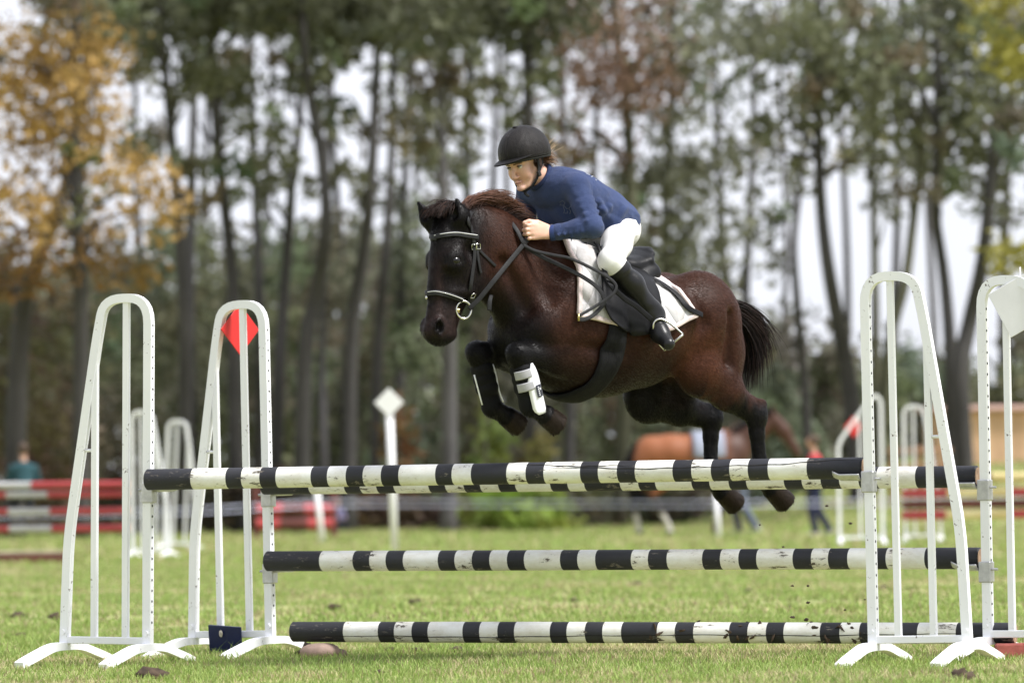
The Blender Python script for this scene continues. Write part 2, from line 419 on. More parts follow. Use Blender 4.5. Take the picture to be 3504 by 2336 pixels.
m, nt, bs = new_mat('grass_blade')
vc = nt.nodes.new('ShaderNodeVertexColor'); vc.layer_name = 'Col'; nt.links.new(vc.outputs[0], bs.inputs['Base Color']); bs.inputs['Roughness'].default_value = .6; bs.inputs['Specular IOR Level'].default_value = .3
tl = nt.nodes.new('ShaderNodeBsdfTranslucent'); nt.links.new(vc.outputs[0], tl.inputs[0]); mx = nt.nodes.new('ShaderNodeMixShader'); mx.inputs[0].default_value = .3
nt.links.new(bs.outputs[0], mx.inputs[1]); nt.links.new(tl.outputs[0], mx.inputs[2]); nt.links.new(mx.outputs[0], [n for n in nt.nodes if n.type == 'OUTPUT_MATERIAL'][0].inputs[0])
BLADE = m
def grass(y0, y1, dens, h0, h1, wid, seed, clump=.5):
    g = np.random.default_rng(seed); n = int(dens * ((.108 * (y1 ** 2 - y0 ** 2)) + 1.2 * (y1 - y0)))
    y = np.sqrt(g.uniform(y0 ** 2, y1 ** 2, n)); x = g.uniform(-1, 1, n) * (.108 * y + .6)
    lush, dry, bare = patch(x, y)
    keep = ~((bare > .70) & (g.random(n) < .9)); keep &= g.random(n) < .45 + 1.1 * lush
    x, y, lush, dry = x[keep], y[keep], lush[keep], dry[keep]; n = len(x)
    P0 = np.stack([x, y, np.zeros(n)], 1)
    h = (h0 + (h1 - h0) * g.random(n) ** 1.6) * (.55 + .9 * lush); tall = g.random(n) < .012; h[tall] *= 1.8
    az = g.uniform(0, 2 * np.pi, n); lean = g.uniform(.15, .9, n) * h; w = wid * g.uniform(.6, 1.3, n)
    z = gz(x, y) + np.where(y < 60, (vnoise(P0, 1.4, 21) - .5) * .035, 0) - .004
    dx, dy = np.cos(az), np.sin(az); fa = g.uniform(-.9, .9, n); sx, sy = np.cos(fa), np.sin(fa)       # blades mostly face the viewer so that they cover
    V = np.empty((n, 5, 3), np.float32); base = np.stack([x, y, z], 1)
    side = np.stack([sx * w / 2, sy * w / 2, np.zeros(n)], 1); mid = base + np.stack([dx * lean * .35, dy * lean * .35, h * .6], 1); tip = base + np.stack([dx * lean, dy * lean, h], 1)
    V[:, 0] = base - side; V[:, 1] = base + side; V[:, 2] = mid + side * .75; V[:, 3] = mid - side * .75; V[:, 4] = tip
    green = np.array((.165, .255, .056)); light = np.array((.37, .465, .138)); straw = np.array((.52, .46, .26)); brown = np.array((.26, .20, .12))
    t = g.random(n)[:, None]; C = green * (1 - t) + light * t; wd = np.clip((dry - .51) * 4.2, 0, .85) + .03 + .10 * sstep(30, 70, y)
    k = g.random(n); s_ = (k < wd)[:, None]; C = np.where(s_, straw * g.uniform(.7, 1.15, n)[:, None], C); C = np.where((g.random(n) < .07 + .5 * np.clip((bare[keep] - .60) * 6, 0, 1))[:, None], brown, C)
    C = C * (1 + .25 * (g.random(n)[:, None] - .5)); Cc = np.repeat(C[:, None, :], 5, 1)
    I = np.arange(n)[:, None] * 5
    T = np.concatenate([I + np.array([[0, 1, 2]]), I + np.array([[0, 2, 3]]), I + np.array([[3, 2, 4]])])
    return V.reshape(-1, 3), T, Cc.reshape(-1, 3)
parts = [grass(16.5, 33, 2500, .018, .046, .0042, 1), grass(33, 60, 520, .022, .052, .009, 2), grass(60, 112, 110, .04, .10, .022, 3)]
off = 0; Vs, Ts, Cs = [], [], []
for v, t, c in parts: Vs.append(v); Ts.append(t + off); Cs.append(c); off += len(v)
gr = mesh_np('grass', np.concatenate(Vs), np.concatenate(Ts), BLADE, None, False, np.concatenate(Cs)); gr['kind'] = 'stuff'
gr['label'] = 'short green and straw coloured grass covering the field'; gr['category'] = 'grass'

# clods of torn-up turf
SOIL = simple('torn_soil', (.055, .036, .022), .95, .5, 30, .8, 60)
def clod(x, y, z, r, seed, name='turf_clod'):
    random.seed(seed); mb = MB(); mb.ball((0, 0, 0), (r, r * random.uniform(.7, 1), r * random.uniform(.4, .7)), 10, 7)
    mb.v = [tuple(Vector(v) * (1 + .85 * (mnoise.noise(Vector(v) * (2.6 / r) + Vector((seed, 0, 0)))))) for v in mb.v]
    o = mb.build(name, SOIL, None, True); o.location = (x, y, z); o.rotation_euler[2] = random.uniform(0, 6); return o
CLODS = ['clod of torn turf under the middle rail, left of centre', 'broad dark clod in the grass just right of the rear left stand', 'small clod in the grass under the middle of the rail', 'dark clod in front of the stone under the ground pole', 'clod in the grass below the pony hind hooves', 'clod seen between the first two bars of the right front stand', 'smaller clod seen between the middle bars of the right front stand', 'torn lump of dead turf at the lower left edge of the picture', 'small clod at the bottom edge left of centre', 'clod at the bottom right edge of the picture', 'clod left of the left front stand, above its feet', 'clod at the very left edge of the field', 'clod just left of the left front stand foot', 'tiny clod behind the ground pole right of centre', 'tiny clod in front of the ground pole, left of centre', 'tiny clod in front of the third white band of the ground pole', 'small clod in the grass under the pony belly', 'tiny clod just in front of the fifth black band of the ground pole']
for i, (px, py, r) in enumerate(((1420, 2072, .055), (1145, 2088, .07), (1960, 2062, .035), (1075, 2248, .075), (2560, 2030, .05), (3030, 2022, .05), (3110, 2022, .035), (520, 2320, .07), (1302, 2318, .04), (3290, 2330, .06), (190, 2120, .05), (60, 2115, .05), (70, 2180, .04), (2700, 2085, .03), (1560, 2232, .035), (1335, 2232, .03), (2180, 2004, .04), (1430, 2234, .03))):
    p = ground_at(px, py); o = clod(p.x, p.y, .010 + r * .05, r, i + 3); tag(o, CLODS[i], 'turf clod', 'clods of turf on the grass')
# ================================================================ the oxer: stands, cups, poles
m, nt, bs = new_mat('white_enamel')
n1 = tex(nt, 'ShaderNodeTexNoise', 14, 8, .75); n2 = tex(nt, 'ShaderNodeTexNoise', 70, 5, .7); n3 = tex(nt, 'ShaderNodeTexNoise', 2.5, 3, .5)
ml = nt.nodes.new('ShaderNodeMath'); ml.operation = 'MULTIPLY'; nt.links.new(n1.outputs['Fac'], ml.inputs[0]); nt.links.new(n2.outputs['Fac'], ml.inputs[1])
ch = ramp(nt, ml.outputs[0], [(.355, (0, 0, 0)), (.375, (1, 1, 1))]); pn = ramp(nt, n3.outputs['Fac'], [(.3, (.80, .81, .85)), (.7, (.88, .885, .91))]); rs = ramp(nt, n2.outputs['Fac'], [(.4, (.28, .27, .29)), (.6, (.12, .09, .08))])
c = mixc(nt, ch.outputs[0], pn.outputs[0], rs.outputs[0]); nt.links.new(c, bs.inputs['Base Color']); bs.inputs['Roughness'].default_value = .42; bump(nt, bs, n2.outputs['Fac'], .12, .003)
ENAMEL = m
ZINC = simple('galvanised_steel', (.50, .50, .51), .42, .18, 25, .15, 90, metal=.75); HOLE = simple('hole_inside', (.012, .012, .016), .9)
def bend(pts, r, n=4):
    """round the corners of a polyline"""
    pts = [Vector(p) for p in pts]; out = [pts[0]]
    for a, b, c in zip(pts[:-2], pts[1:-1], pts[2:]):
        d0 = min(r, (a - b).length * .45); d1 = min(r, (c - b).length * .45); p = b + (a - b).normalized() * d0; q = b + (c - b).normalized() * d1
        for k in range(n + 1): t = k / n; out.append((1 - t) ** 2 * p + 2 * t * (1 - t) * b + t * t * q)
    out.append(pts[-1]); return out
def sqtube(mb, pts, w, d=None):
    """rectangular tube in the local xz plane: w across in-plane, d along y"""
    mb.tube([(p[0], p[1], p[2]) for p in pts], .5, 4, True, squash=((d or w), w), up=(0, 1, 0))
def make_stand(name, label, group, base, ang, tilt=0.0, shape='wing', holes=True, scale=1.0, bevel=True):
    """origin under the perforated upright, local x runs outwards (away from the poles)"""
    o = empty(name, base, ang, label, 'jump stand', group); o.rotation_euler = (0, tilt, ang); o.scale = (scale,) * 3
    mb = MB()
    if shape == 'wing':
        path = bend([(0, 0, .085), (0, 0, 1.73), (.232, 0, 1.73), (.268, 0, 1.56), (.420, 0, .60), (.44, 0, .085)], .12, 6)
        top, x2, j2, outer, st = 1.715, .283, 1.45, .44, (.29, .35, 1.01)
    else:
        path = bend([(0, 0, .085), (0, 0, 1.80), (.07, 0, 1.86), (.14, 0, 1.80), (.53, 0, 1.27), (.53, 0, .085)], .09, 6)
        top, x2, j2, outer, st = 1.80, .27, 1.60, .53, None
    sqtube(mb, path, .041, .038); mb.build('frame', ENAMEL, o, 35)
    for x, t in (((.118, top), (x2, j2)) if shape == 'wing' else ((x2, j2),)):
        mb = MB(); sqtube(mb, [(x, 0, .12), (x, 0, t)], .0285, .026); mb.build('bar', ENAMEL, o)
    if st: mb = MB(); mb.tube([(st[0], 0, st[2]), (st[1], 0, st[2])], .0075, 6); mb.build('strut', ENAMEL, o, True)
    mb = MB(); mb.box((outer / 2, 0, .112), (outer + .03, .034, .034), None, .003); mb.build('bottom_rail', ENAMEL, o)
    for x in (0, outer):
        mb = MB(); pth = bend([(x, -.46, .004), (x, -.40, .022), (x, -.13, .082), (x, .13, .082), (x, .40, .022), (x, .46, .004)], .07, 4)
        mb.tube(pth, .5, 4, True, squash=(.036, .046), up=(0, 0, 1)); mb.build('foot', ENAMEL, o, 35)
        MB().lathe([(0, .026), (.008, .026), (.008, .018), (.013, .018), (.013, -.03), (0, -.03)], (x, 0, .15), (0, -1, 0), 10).build('bolt', ENAMEL, o, 40)
    if holes:
        mb = MB()
        for k in range(29):
            z = .20 + .05 * k
            for sx in (1, -1): mb.lathe([(0, .0), (.0052, .0), (.0062, .0009), (.0062, -.001)], (sx * .0207, 0, z), (sx, 0, 0), 8)
        h = mb.build('pin_hole_row', HOLE, o); h['kind'] = 'stuff'
    return o
def cup(stand, z, inward=.12):
    """pole cup pinned on the upright: sleeve, dished shelf, pin"""
    mb = MB(); mb.box((-.004, 0, z), (.060, .052, .095), None, .004); c = mb.build('cup', ZINC, stand)
    rows = []
    for i in range(9):
        u = i / 8; row = []
        for j in range(9):
            a = R(-62 + 124 * j / 8); rr = .0535 - .002 * u; row.append((-.035 - inward * u, rr * math.sin(a) * (1 - .25 * u * u), z + .060 - rr * math.cos(a) + (.014 * max(0, (u - .75) / .25))))
        rows.append(row)
    MB().sheet(rows, .004).build('shelf', ZINC, c, True)
    MB().tube([(-.05, 0, z + .012), (.052, 0, z + .012)], .006, 8).build('pin', ZINC, c, True)
    return c
B = {k: at(x, y, Z) for k, (x, y, Z) in dict(FL=(505, 2215, 25.7), FR=(2990, 2202, 24.3), RL=(927, 2190, 26.7), RR=(3383, 2197, 24.95)).items()}
for k in B: B[k].z = 0
angF = math.atan2(B['FR'].y - B['FL'].y, B['FR'].x - B['FL'].x); angR = math.atan2(B['RR'].y - B['RL'].y, B['RR'].x - B['RL'].x)
GS = 'white jump stands of the oxer'
S_FL = make_stand('jump_stand', 'white jump stand at far left holding the left end of the nearest top rail', GS, B['FL'], angF + math.pi, R(-1.0))
S_FR = make_stand('jump_stand', 'white jump stand at the right end of the nearest top rail, fully in view', GS, B['FR'], angF, R(-.5))
S_RL = make_stand('jump_stand', 'white jump stand with the red diamond marker tied behind its top', GS, B['RL'], angR + math.pi, R(.6))
S_RR = make_stand('jump_stand', 'white jump stand cut off by the right edge, white diamond marker on it', GS, B['RR'], angR, R(-.2))

# ---- striped poles
def paint(name, dark):
    m, nt, bs = new_mat(name)
    st = (.45, 1, 1)
    n1 = tex(nt, 'ShaderNodeTexNoise', 11, 9, .8, stretch=(.5, 1, 1)); n2 = tex(nt, 'ShaderNodeTexNoise', 46, 6, .75, stretch=(.25, 1, 1)); n3 = tex(nt, 'ShaderNodeTexNoise', 3, 4, .6, stretch=(.6, 1, 1))
    ml = nt.nodes.new('ShaderNodeMath'); ml.operation = 'MULTIPLY'; nt.links.new(n1.outputs['Fac'], ml.inputs[0]); nt.links.new(n2.outputs['Fac'], ml.inputs[1])
    if dark:
        base = ramp(nt, n3.outputs['Fac'], [(.3, (.014, .015, .021)), (.7, (.034, .035, .043))]); chip = ramp(nt, ml.outputs[0], [(.328, (0, 0, 0)), (.375, (1, 1, 1))]); under = (.22, .20, .18)
    else:
        base = ramp(nt, n3.outputs['Fac'], [(.3, (.72, .72, .68)), (.65, (.88, .88, .86))]); chip = ramp(nt, ml.outputs[0], [(.312, (0, 0, 0)), (.345, (1, 1, 1))]); under = (.085, .07, .055)
    oi = nt.nodes.new('ShaderNodeObjectInfo')
    c = mixc(nt, chip.outputs[0], base.outputs[0], under)
    grime = ramp(nt, n1.outputs['Fac'], [(.42, (1, 1, 1)), (.70, (.72, .66, .56))]); c = mixc(nt, .8, c, grime.outputs[0], 'MULTIPLY')
    nt.links.new(c, bs.inputs['Base Color']); bs.inputs['Roughness'].default_value = .62; bs.inputs['Specular IOR Level'].default_value = .35
    ad = nt.nodes.new('ShaderNodeMath'); ad.operation = 'SUBTRACT'; nt.links.new(n2.outputs['Fac'], ad.inputs[0]); nt.links.new(chip.outputs[0], ad.inputs[1]); bump(nt, bs, ad.outputs[0], .35, .004)
    return m
POLE_B, POLE_W = paint('pole_black', True), paint('pole_white', False)
ENDWOOD = simple('end_grain', (.30, .20, .13), .85, .35, 30, .5, 90); CRACK = simple('crack_shadow', (.010, .009, .008), .95)
POLE_R = paint('pole_red', True); 
def recolour(mt, c0, c1):
    for n in mt.node_tree.nodes:
        if n.type == 'VALTORGB' and max(n.color_ramp.elements[0].color[:3]) < .03 and max(n.color_ramp.elements[0].color[:3]) > .005:
            n.color_ramp.elements[0].color = (*c0, 1); n.color_ramp.elements[1].color = (*c1, 1)
recolour(POLE_R, (.40, .05, .06), (.52, .085, .09))
POLE_Y = paint('pole_yellow', True); recolour(POLE_Y, (.68, .56, .26), (.80, .70, .38)); POLE_P = paint('pole_brown', True); recolour(POLE_P, (.10, .035, .03), (.16, .05, .045)); POLE_G = paint('pole_pale', True); recolour(POLE_G, (.46, .46, .48), (.62, .62, .64))
def frac(p0, p1, xpix):
    k = (xpix - 1752.0) / F_PX; return (k * p0.y - p0.x) / ((p1.x - p0.x) - k * (p1.y - p0.y))
def make_pole(label, group, p0, p1, bounds, mats, r=.0495, seed=0, crack=None, bow=0.0, name='jump_pole'):
    """p0 left end, p1 right end; bounds = stripe ends in metres-fraction, mats cycle"""
    L = (p1 - p0).length; ax = (p1 - p0).normalized(); rot = ax.to_track_quat('X', 'Z')
    o = empty(name, p0, 0, label, 'pole', group); o.rotation_mode = 'QUATERNION'; o.rotation_quaternion = rot
    g = np.random.default_rng(seed); N = 22; ph = g.uniform(0, 6, 4)
    def rad(t, a): return r * (1 + .018 * math.sin(7 * t + ph[0]) + .012 * math.sin(a * 2 + ph[1] + 2 * t) + .008 * math.sin(a * 3 + 5 * t + ph[2]))
    edges = [0.0] + list(bounds); prev = 0.0
    for i, (a, b) in enumerate(zip(edges[:-1], edges[1:])):
        mb = MB(); st = max(2, int((b - a) * L / .06)); first = i == 0; last = i == len(edges) - 2
        tl_ = [a + (b - a) * k / st for k in range(st + 1)]
        ring = []
        for t in tl_:
            row = []
            for k in range(N):
                an = 2 * math.pi * k / N; rr = rad(t, an); jx = .0016 * math.sin(an * 3 + i * 5) if (t in (a, b) and not (t == 0 or t == edges[-1])) else 0
                row.append((t * L + jx * 0, rr * math.cos(an), rr * math.sin(an) + bow * math.sin(math.pi * t)))
            ring.append(row)
        b0 = len(mb.v)
        for row in ring: mb.v.extend(row)
        for q in range(len(ring) - 1):
            for k in range(N): c0 = b0 + q * N + k; c1 = b0 + q * N + (k + 1) % N; mb.face([c0, c1, c1 + N, c0 + N])
        for end, row, sg in ((first, ring[0], -1), (last, ring[-1], 1)):
            if end:                                           # chamfered end with bare wood
                x = row[0][0]; cz = sum(p[2] for p in row) / N; e0 = len(mb.v)
                mb.v.extend([(x + sg * .006, p[1] * .86, cz + (p[2] - cz) * .86) for p in row]); rb = b0 if sg < 0 else b0 + (len(ring) - 1) * N
                for k in range(N): mb.face([rb + k, rb + (k + 1) % N, e0 + (k + 1) % N, e0 + k])
                mb.mi = 1; mb.face([e0 + k for k in range(N)]); mb.mi = 0
        mb.build('painted_band', [mats[i % len(mats)], ENDWOOD], o, 40)
    if crack:
        for t0, t1, a0, a1 in crack:
            mb = MB(); P = []; nn = []
            for k in range(41):
                u = k / 40; t = t0 + (t1 - t0) * u; an = R(a0 + (a1 - a0) * u + 4 * math.sin(u * 9) + 2 * math.sin(u * 31)); rr = rad(t, an) + .0006
                P.append(Vector((t * L, -rr * math.cos(an), rr * math.sin(an) + bow * math.sin(math.pi * t)))); nn.append(Vector((0, -math.cos(an), math.sin(an))))
            b0 = len(mb.v)
            for k, (p, n_) in enumerate(zip(P, nn)):
                w = .0022 * math.sin(math.pi * min(max(k / 40, .02), .98)) ** .5 * (.7 + .5 * g.random()); s_ = Vector((1, 0, 0)).cross(n_)
                mb.v.append(tuple(p + s_ * w)); mb.v.append(tuple(p - s_ * w))
            for k in range(40): mb.face([b0 + 2 * k, b0 + 2 * k + 1, b0 + 2 * k + 3, b0 + 2 * k + 2])
            mb.build('crack', CRACK, o)
    return o
def stripes(p0, p1, xs): 
    b = [frac(p0, p1, x) for x in xs]; return b[:-1] + [1.0]
GP = 'black and white poles of the oxer'
fp0, fp1 = at(507, 1640, 25.62), at(2952, 1600, 24.36)
FT = make_pole('nearest black and white top rail with a long crack at its right', GP, fp0, fp1, stripes(fp0, fp1, [659, 779, 832, 895, 950, 1070, 1126, 1190, 1248, 1310, 1370, 1496, 1552, 1618, 1739, 1805, 1866, 1991, 2052, 2117, 2178, 2307, 2371, 2438, 2501, 2564, 2632, 2765, 2952]), [POLE_B, POLE_W], seed=1, crack=[(.53, .69, 50, 28), (.58, .82, 24, 12), (.78, .995, 10, 48)])
tp0, tp1 = at(905, 1657, 26.6), at(3343, 1630, 25.02)
RT = make_pole('rear black and white top rail mostly hidden behind the nearest top rail', GP, tp0, tp1, stripes(tp0, tp1, [1063, 1185, 1239, 1295, 1354, 1473, 1530, 1593, 1649, 1711, 1769, 1889, 1948, 2005, 2127, 2190, 2248, 2372, 2433, 2499, 2559, 2688, 2749, 2814, 2877, 2943, 3005, 3137, 3343]), [POLE_B, POLE_W], seed=2)
mp0, mp1 = at(917, 1919, 26.6), at(3352, 1909, 25.02)
RM = make_pole('black and white middle rail hung at half height between the rear stands', GP, mp0, mp1, stripes(mp0, mp1, [1098, 1212, 1269, 1325, 1384, 1503, 1560, 1619, 1679, 1739, 1797, 1920, 1979, 2040, 2162, 2220, 2284, 2405, 2466, 2529, 2590, 2714, 2777, 2835, 2901, 2969, 3032, 3164, 3352]), [POLE_B, POLE_W], seed=3)
gp0, gp1 = at(1005, 2160, 26.3), at(3470, 2166, 24.95)
GPOLE = make_pole('muddy black and white ground pole lying on the grass under the oxer', GP, gp0, gp1, stripes(gp0, gp1, [1174, 1293, 1348, 1408, 1463, 1582, 1639, 1701, 1758, 1880, 1937, 1999, 2059, 2123, 2245, 2306, 2369, 2491, 2554, 2617, 2677, 2801, 2868, 2935, 2995, 3067, 3133, 3265, 3470]), [POLE_B, POLE_W], seed=4, crack=[(.03, .5, -26, -20), (.45, .99, -18, -2)])
for st, p, iw in ((S_FL, fp0, .13), (S_FR, fp1, .13), (S_RL, tp0, .13), (S_RR, tp1, .13), (S_RL, mp0, .13), (S_RR, mp1, .13)):
    c = st.matrix_basis.inverted() @ p if False else None
    cup(st, p.z - .062, iw)
# mud on the ground pole
for i in range(26):
    t = random.choice((random.uniform(.50, .62), random.uniform(.60, .70), random.uniform(.72, .80), random.uniform(.5, .8))); p = gp0.lerp(gp1, t); a = R(random.uniform(-40, 100)); r_ = random.uniform(.006, .024)
    ax_ = (gp1 - gp0).normalized(); fr = Vector((ax_.y, -ax_.x, 0)).normalized(); fr = -fr if fr.y > 0 else fr
    n_ = fr * math.cos(a) + Vector((0, 0, 1)) * math.sin(a); o = clod(0, 0, 0, r_, 100 + i, 'mud_splash'); o.parent = GPOLE
    q = GPOLE.rotation_quaternion.inverted(); o.location = q @ (p + n_ * .047 - gp0); o.rotation_euler = (random.uniform(0, 6), random.uniform(0, 6), 0); o.scale = (1.2, .8, .5)
# supports under the ground pole
STONE = simple('pale_stone', (.30, .21, .17), .9, .3, 14, .5, 60); BRICK = simple('red_brick', (.42, .12, .10), .9, .3, 14, .5, 60)
for px, py, Zd, mt, lab, sz in ((1095, 2213, 26.2, STONE, 'rounded pinkish stone under the left end of the ground pole', (.16, .10, .085)), (1165, 2205, 26.25, STONE, 'small pale stone beside the one under the ground pole', (.06, .06, .05))):
    p = at(px, py, Zd); mb = MB(); mb.ball((0, 0, 0), (sz[0] * .62, sz[1] * .6, sz[2] * .55), 16, 10); mb.v = [tuple(Vector(v) * (1 + .18 * mnoise.noise(Vector(v) * 14 + Vector((px, 0, 0))))) for v in mb.v]; o = mb.build('stone', mt, None, True); o.location = (p.x, p.y, sz[2] * .38); tag(o, lab, 'stone')
p = at(3480, 2205, 24.9); mb = MB().box((0, 0, 0), (.20, .10, .07), None, .008); o = mb.build('brick', BRICK, None, 40); o.location = (p.x, p.y, .035); o.rotation_euler[2] = angR + .5; tag(o, 'red brick under the right end of the ground pole', 'brick')
# ---- diamond markers and number plate
RED = simple('red_board', (.60, .022, .022), .45, .12, 5); WHITE_P = simple('white_board', (.78, .78, .80), .5, .06, 5); NAVY = simple('navy_board', (.008, .013, .070), .35, .2, 6, spec=.4)
def diamond(name, label, c, side, mat, yaw, roll=45, split=None):
    o = empty(name, c, 0, label, 'marker'); o.rotation_euler = (0, 0, yaw)
    M = Matrix.Rotation(R(roll), 3, 'Y'); mb = MB(); mb.box((0, 0, 0), (side, .006, side), M, .0015); mb.build('board', mat, o)
    MB().tube([(0, .004, side * .75), (0, .004, side * .3)], .003, 6).build('tie', ENAMEL, o, True)
    return o
diamond('marker_board', 'red diamond marker board behind the top of a rear left stand', at(821, 1127, 26.86), .182, RED, .80, 45)
diamond('marker_board', 'white diamond marker board at the right edge behind the rear right stand', at(3492, 1040, 24.85), .225, WHITE_P, angR + .15, 62)
p = at(772, 2215, 26.75); o = empty('number_board', (p.x, p.y, 0), angR + .1, 'dark blue board with a small pale emblem standing on grass behind the stand', 'board')
Mx = Matrix.Rotation(R(14), 3, 'X') @ Matrix.Rotation(R(4), 3, 'Y'); mb = MB(); mb.box((0, 0, .078), (.175, .012, .155), Mx, .002); mb.build('panel', NAVY, o)
mb = MB(); mb.ball((-.012, -.028, .115), (.010, .003, .018), 10, 8, Mx); mb.build('emblem', simple('pale_emblem', (.55, .50, .45), .6, .4, 90), o, True)
# ================================================================ jumping horse (local frame: x forward, y left, z up)
YAW = R(40.0)
H_O = at(2050, 1050, 25.35)
H_F = Vector((-math.cos(YAW), -math.sin(YAW), 0)); H_L = Vector((math.sin(YAW), -math.cos(YAW), 0)); H_U = Vector((0, 0, 1))
def loc(x, y, off=0.0):
    """photo pixel -> point in the horse's frame, on the plane `off` metres left of its middle"""
    o, d = ray(x, y); p0 = H_O + H_L * off; t = (p0 - o).dot(H_L) / d.dot(H_L); p = o + d * t - H_O
    return Vector((p.dot(H_F), p.dot(H_L), p.z))
def horse_field(f):
    f.chain([(-.62, 0, -.075, .19, .19), (-.50, 0, -.07, .205, .25), (-.36, 0, -.085, .222, .265), (-.20, 0, -.11, .262, .28),
             (0, 0, -.115, .297, .29), (.15, 0, -.10, .315, .27), (.27, 0, -.075, .30, .225), (.36, 0, -.08, .235, .18)], .04)
    f.ell((.17, 0, .17), (.20, .06, .085), k=.06)                                    # withers
    f.chain([(.30, 0, .06, .27, .155), (.44, 0, .12, .24, .125), (.573, 0, .19, .20, .10), (.674, 0, .28, .165, .085), (.765, 0, .335, .115, .075)], .05)
    f.seg((.42, 0, .30), (.70, 0, .415), .05, .04, .035, .03, k=.06)                    # crest
    f.ell((.48, .075, -.16), (.10, .085, .11), k=.05); f.ell((.48, -.075, -.16), (.10, .085, .11), k=.05)   # breast
    # head
    f.chain([(.825, 0, .365, .075, .062), (.85, 0, .28, .112, .090), (.865, 0, .18, .122, .082), (.893, 0, .08, .110, .062),
             (.935, 0, -.03, .088, .047), (.957, 0, -.105, .084, .052)], .02)
    f.ell((.862, 0, .395), (.062, .060, .052), k=.03); f.ell((.905, 0, .365), (.05, .06, .05), k=.03)                                   # poll
    f.ell((.985, 0, -.125), (.058, .055, .048), k=.03); f.ell((.915, 0, -.135), (.045, .035, .03), k=.02)
    f.seg((.95, 0, .33), (1.0, 0, .04), .03, .018, .05, .03, k=.03)                     # nasal bone
    for q in (1, -1):
        f.ell((.785, q * .058, .155), (.105, .030, .125), k=.03)                           # cheek
        f.seg((.83, q * .068, .06), (.93, q * .05, .055), .012, .010, k=.03)               # facial crest
        f.ell((.918, q * .072, .218), (.055, .024, .03), k=.05)                          # brow
        f.ell((.925, q * .072, .178), (.05, .018, .02), k=.04)
        f.ell((.93, q * .104, .199), (.023, .014, .012), k=.006, sub=True)                 # eye socket
        f.ell((1.002, q * .043, -.10), (.036, .024, .046), k=.015)                           # nostril wing
        f.ell((1.006, q * .060, -.102), (.019, .030, .030), k=.006, sub=True)
        f.ell((.85, q * .092, .245), (.03, .018, .035), k=.03, sub=True)                     # hollow above the eye
    f.seg((1.0, .06, -.15), (.915, .055, -.1), .004, .004, k=.006, sub=True)               # mouth line
    # ears
    e0, e1 = loc(1585, 795, .055), loc(1563, 682, .07)
    f.seg(e0, e0.lerp(e1, .5), .038, .048, .032, .040, k=.02); f.seg(e0.lerp(e1, .5), e1, .048, .008, .040, .008, k=.015)
    f.seg(e0.lerp(e1, .52) + Vector((.040, .006, 0)), e0.lerp(e1, .88) + Vector((.022, .004, 0)), .024, .010, .020, .007, k=.01, sub=True)
    g0, g1 = loc(1494, 792, -.055), loc(1430, 690, -.10)
    f.seg(g0, g0.lerp(g1, .45), .036, .040, .03, .036, k=.02); f.seg(g0.lerp(g1, .45), g1, .040, .007, .036, .007, k=.015)
    f.seg(g0.lerp(g1, .52) + Vector((.034, .016, 0)), g0.lerp(g1, .88) + Vector((.020, .012, 0)), .022, .009, .018, .006, k=.01, sub=True)
    # shoulder, forelegs
    FORE = ((1, loc(1985, 1238, .14), loc(1772, 1213, .135), loc(1812, 1388, .13), loc(1868, 1420, .13), loc(1912, 1455, .13)),
            (-1, loc(1846, 1240, -.14), loc(1634, 1208, -.135), loc(1683, 1392, -.13), loc(1735, 1425, -.13), loc(1778, 1456, -.13)))
    for q, el, kn, fe, co, ho in FORE:
        f.seg((.18, q * .13, .12), (.43, q * .125, -.10), .13, .10, .075, .075, k=.06)     # scapula
        f.ell((.25, q * .175, -.10), (.14, .06, .12), k=.035)                               # triceps
        f.seg((.36, q * .235, -.20), (.15, q * .26, -.21), .012, .016, k=.05, sub=True)        # crease above the elbow
        f.seg((.10, q * .285, .02), (.06, q * .29, -.22), .010, .012, k=.06, sub=True)         # behind the shoulder
        f.seg((.43, q * .12, -.10), el, .10, .085, .075, .07, k=.05)
        m = el.lerp(kn, .35) + Vector((0, 0, .012))
        f.seg(el, m, .082, .082, .068, .062, k=.04); f.seg(m, el.lerp(kn, .85), .082, .052, .062, .046, k=.03)
        up = (kn - el).normalized(); vv = Vector((0, 0, 1)); lt = Vector((0, q, 0))
        f.seg(el.lerp(kn, .05) + vv * .045 + lt * .03, el.lerp(kn, .62) + vv * .030 + lt * .022, .040, .022, k=.010)      # extensor, flexor
        f.seg(el.lerp(kn, .02) - vv * .045 + lt * .02, el.lerp(kn, .60) - vv * .030 + lt * .012, .038, .020, k=.010)
        f.seg(el.lerp(kn, .88), kn, .046, .050, .043, .045, k=.02); dn = (fe - kn).normalized(); f.ell(kn - up * .026, (.046, .043, .044), k=.025); f.ell(kn + dn * .026, (.043, .041, .044), k=.025); f.ell(kn + up * .012 - dn * .012, (.036, .040, .036), k=.02)
        c0 = kn.lerp(fe, .16)
        f.seg(kn, c0, .050, .043, .044, .038, k=.03); f.seg(c0, kn.lerp(fe, .8), .035, .032, .026, .026, k=.015)
        f.ell(fe, (.043, .040, .047), k=.02); f.seg(kn.lerp(fe, .8), fe, .032, .04, .026, .037, k=.02)
        f.seg(fe, co, .042, .043, .039, .042, k=.02); f.cone(co.lerp(fe, .12), ho, .047, .057, k=.012)
    # hindquarters
    HIND = ((1, (-.52, .12, -.02), loc(2392, 1262, .17), loc(2584, 1420, .15), loc(2604, 1625, .14), loc(2640, 1672, .14), loc(2690, 1722, .14)),
            (-1, (-.50, -.12, -.02), loc(2215, 1352, -.17), loc(2432, 1432, -.15), loc(2432, 1630, -.14), loc(2470, 1680, -.14), loc(2520, 1728, -.14)))
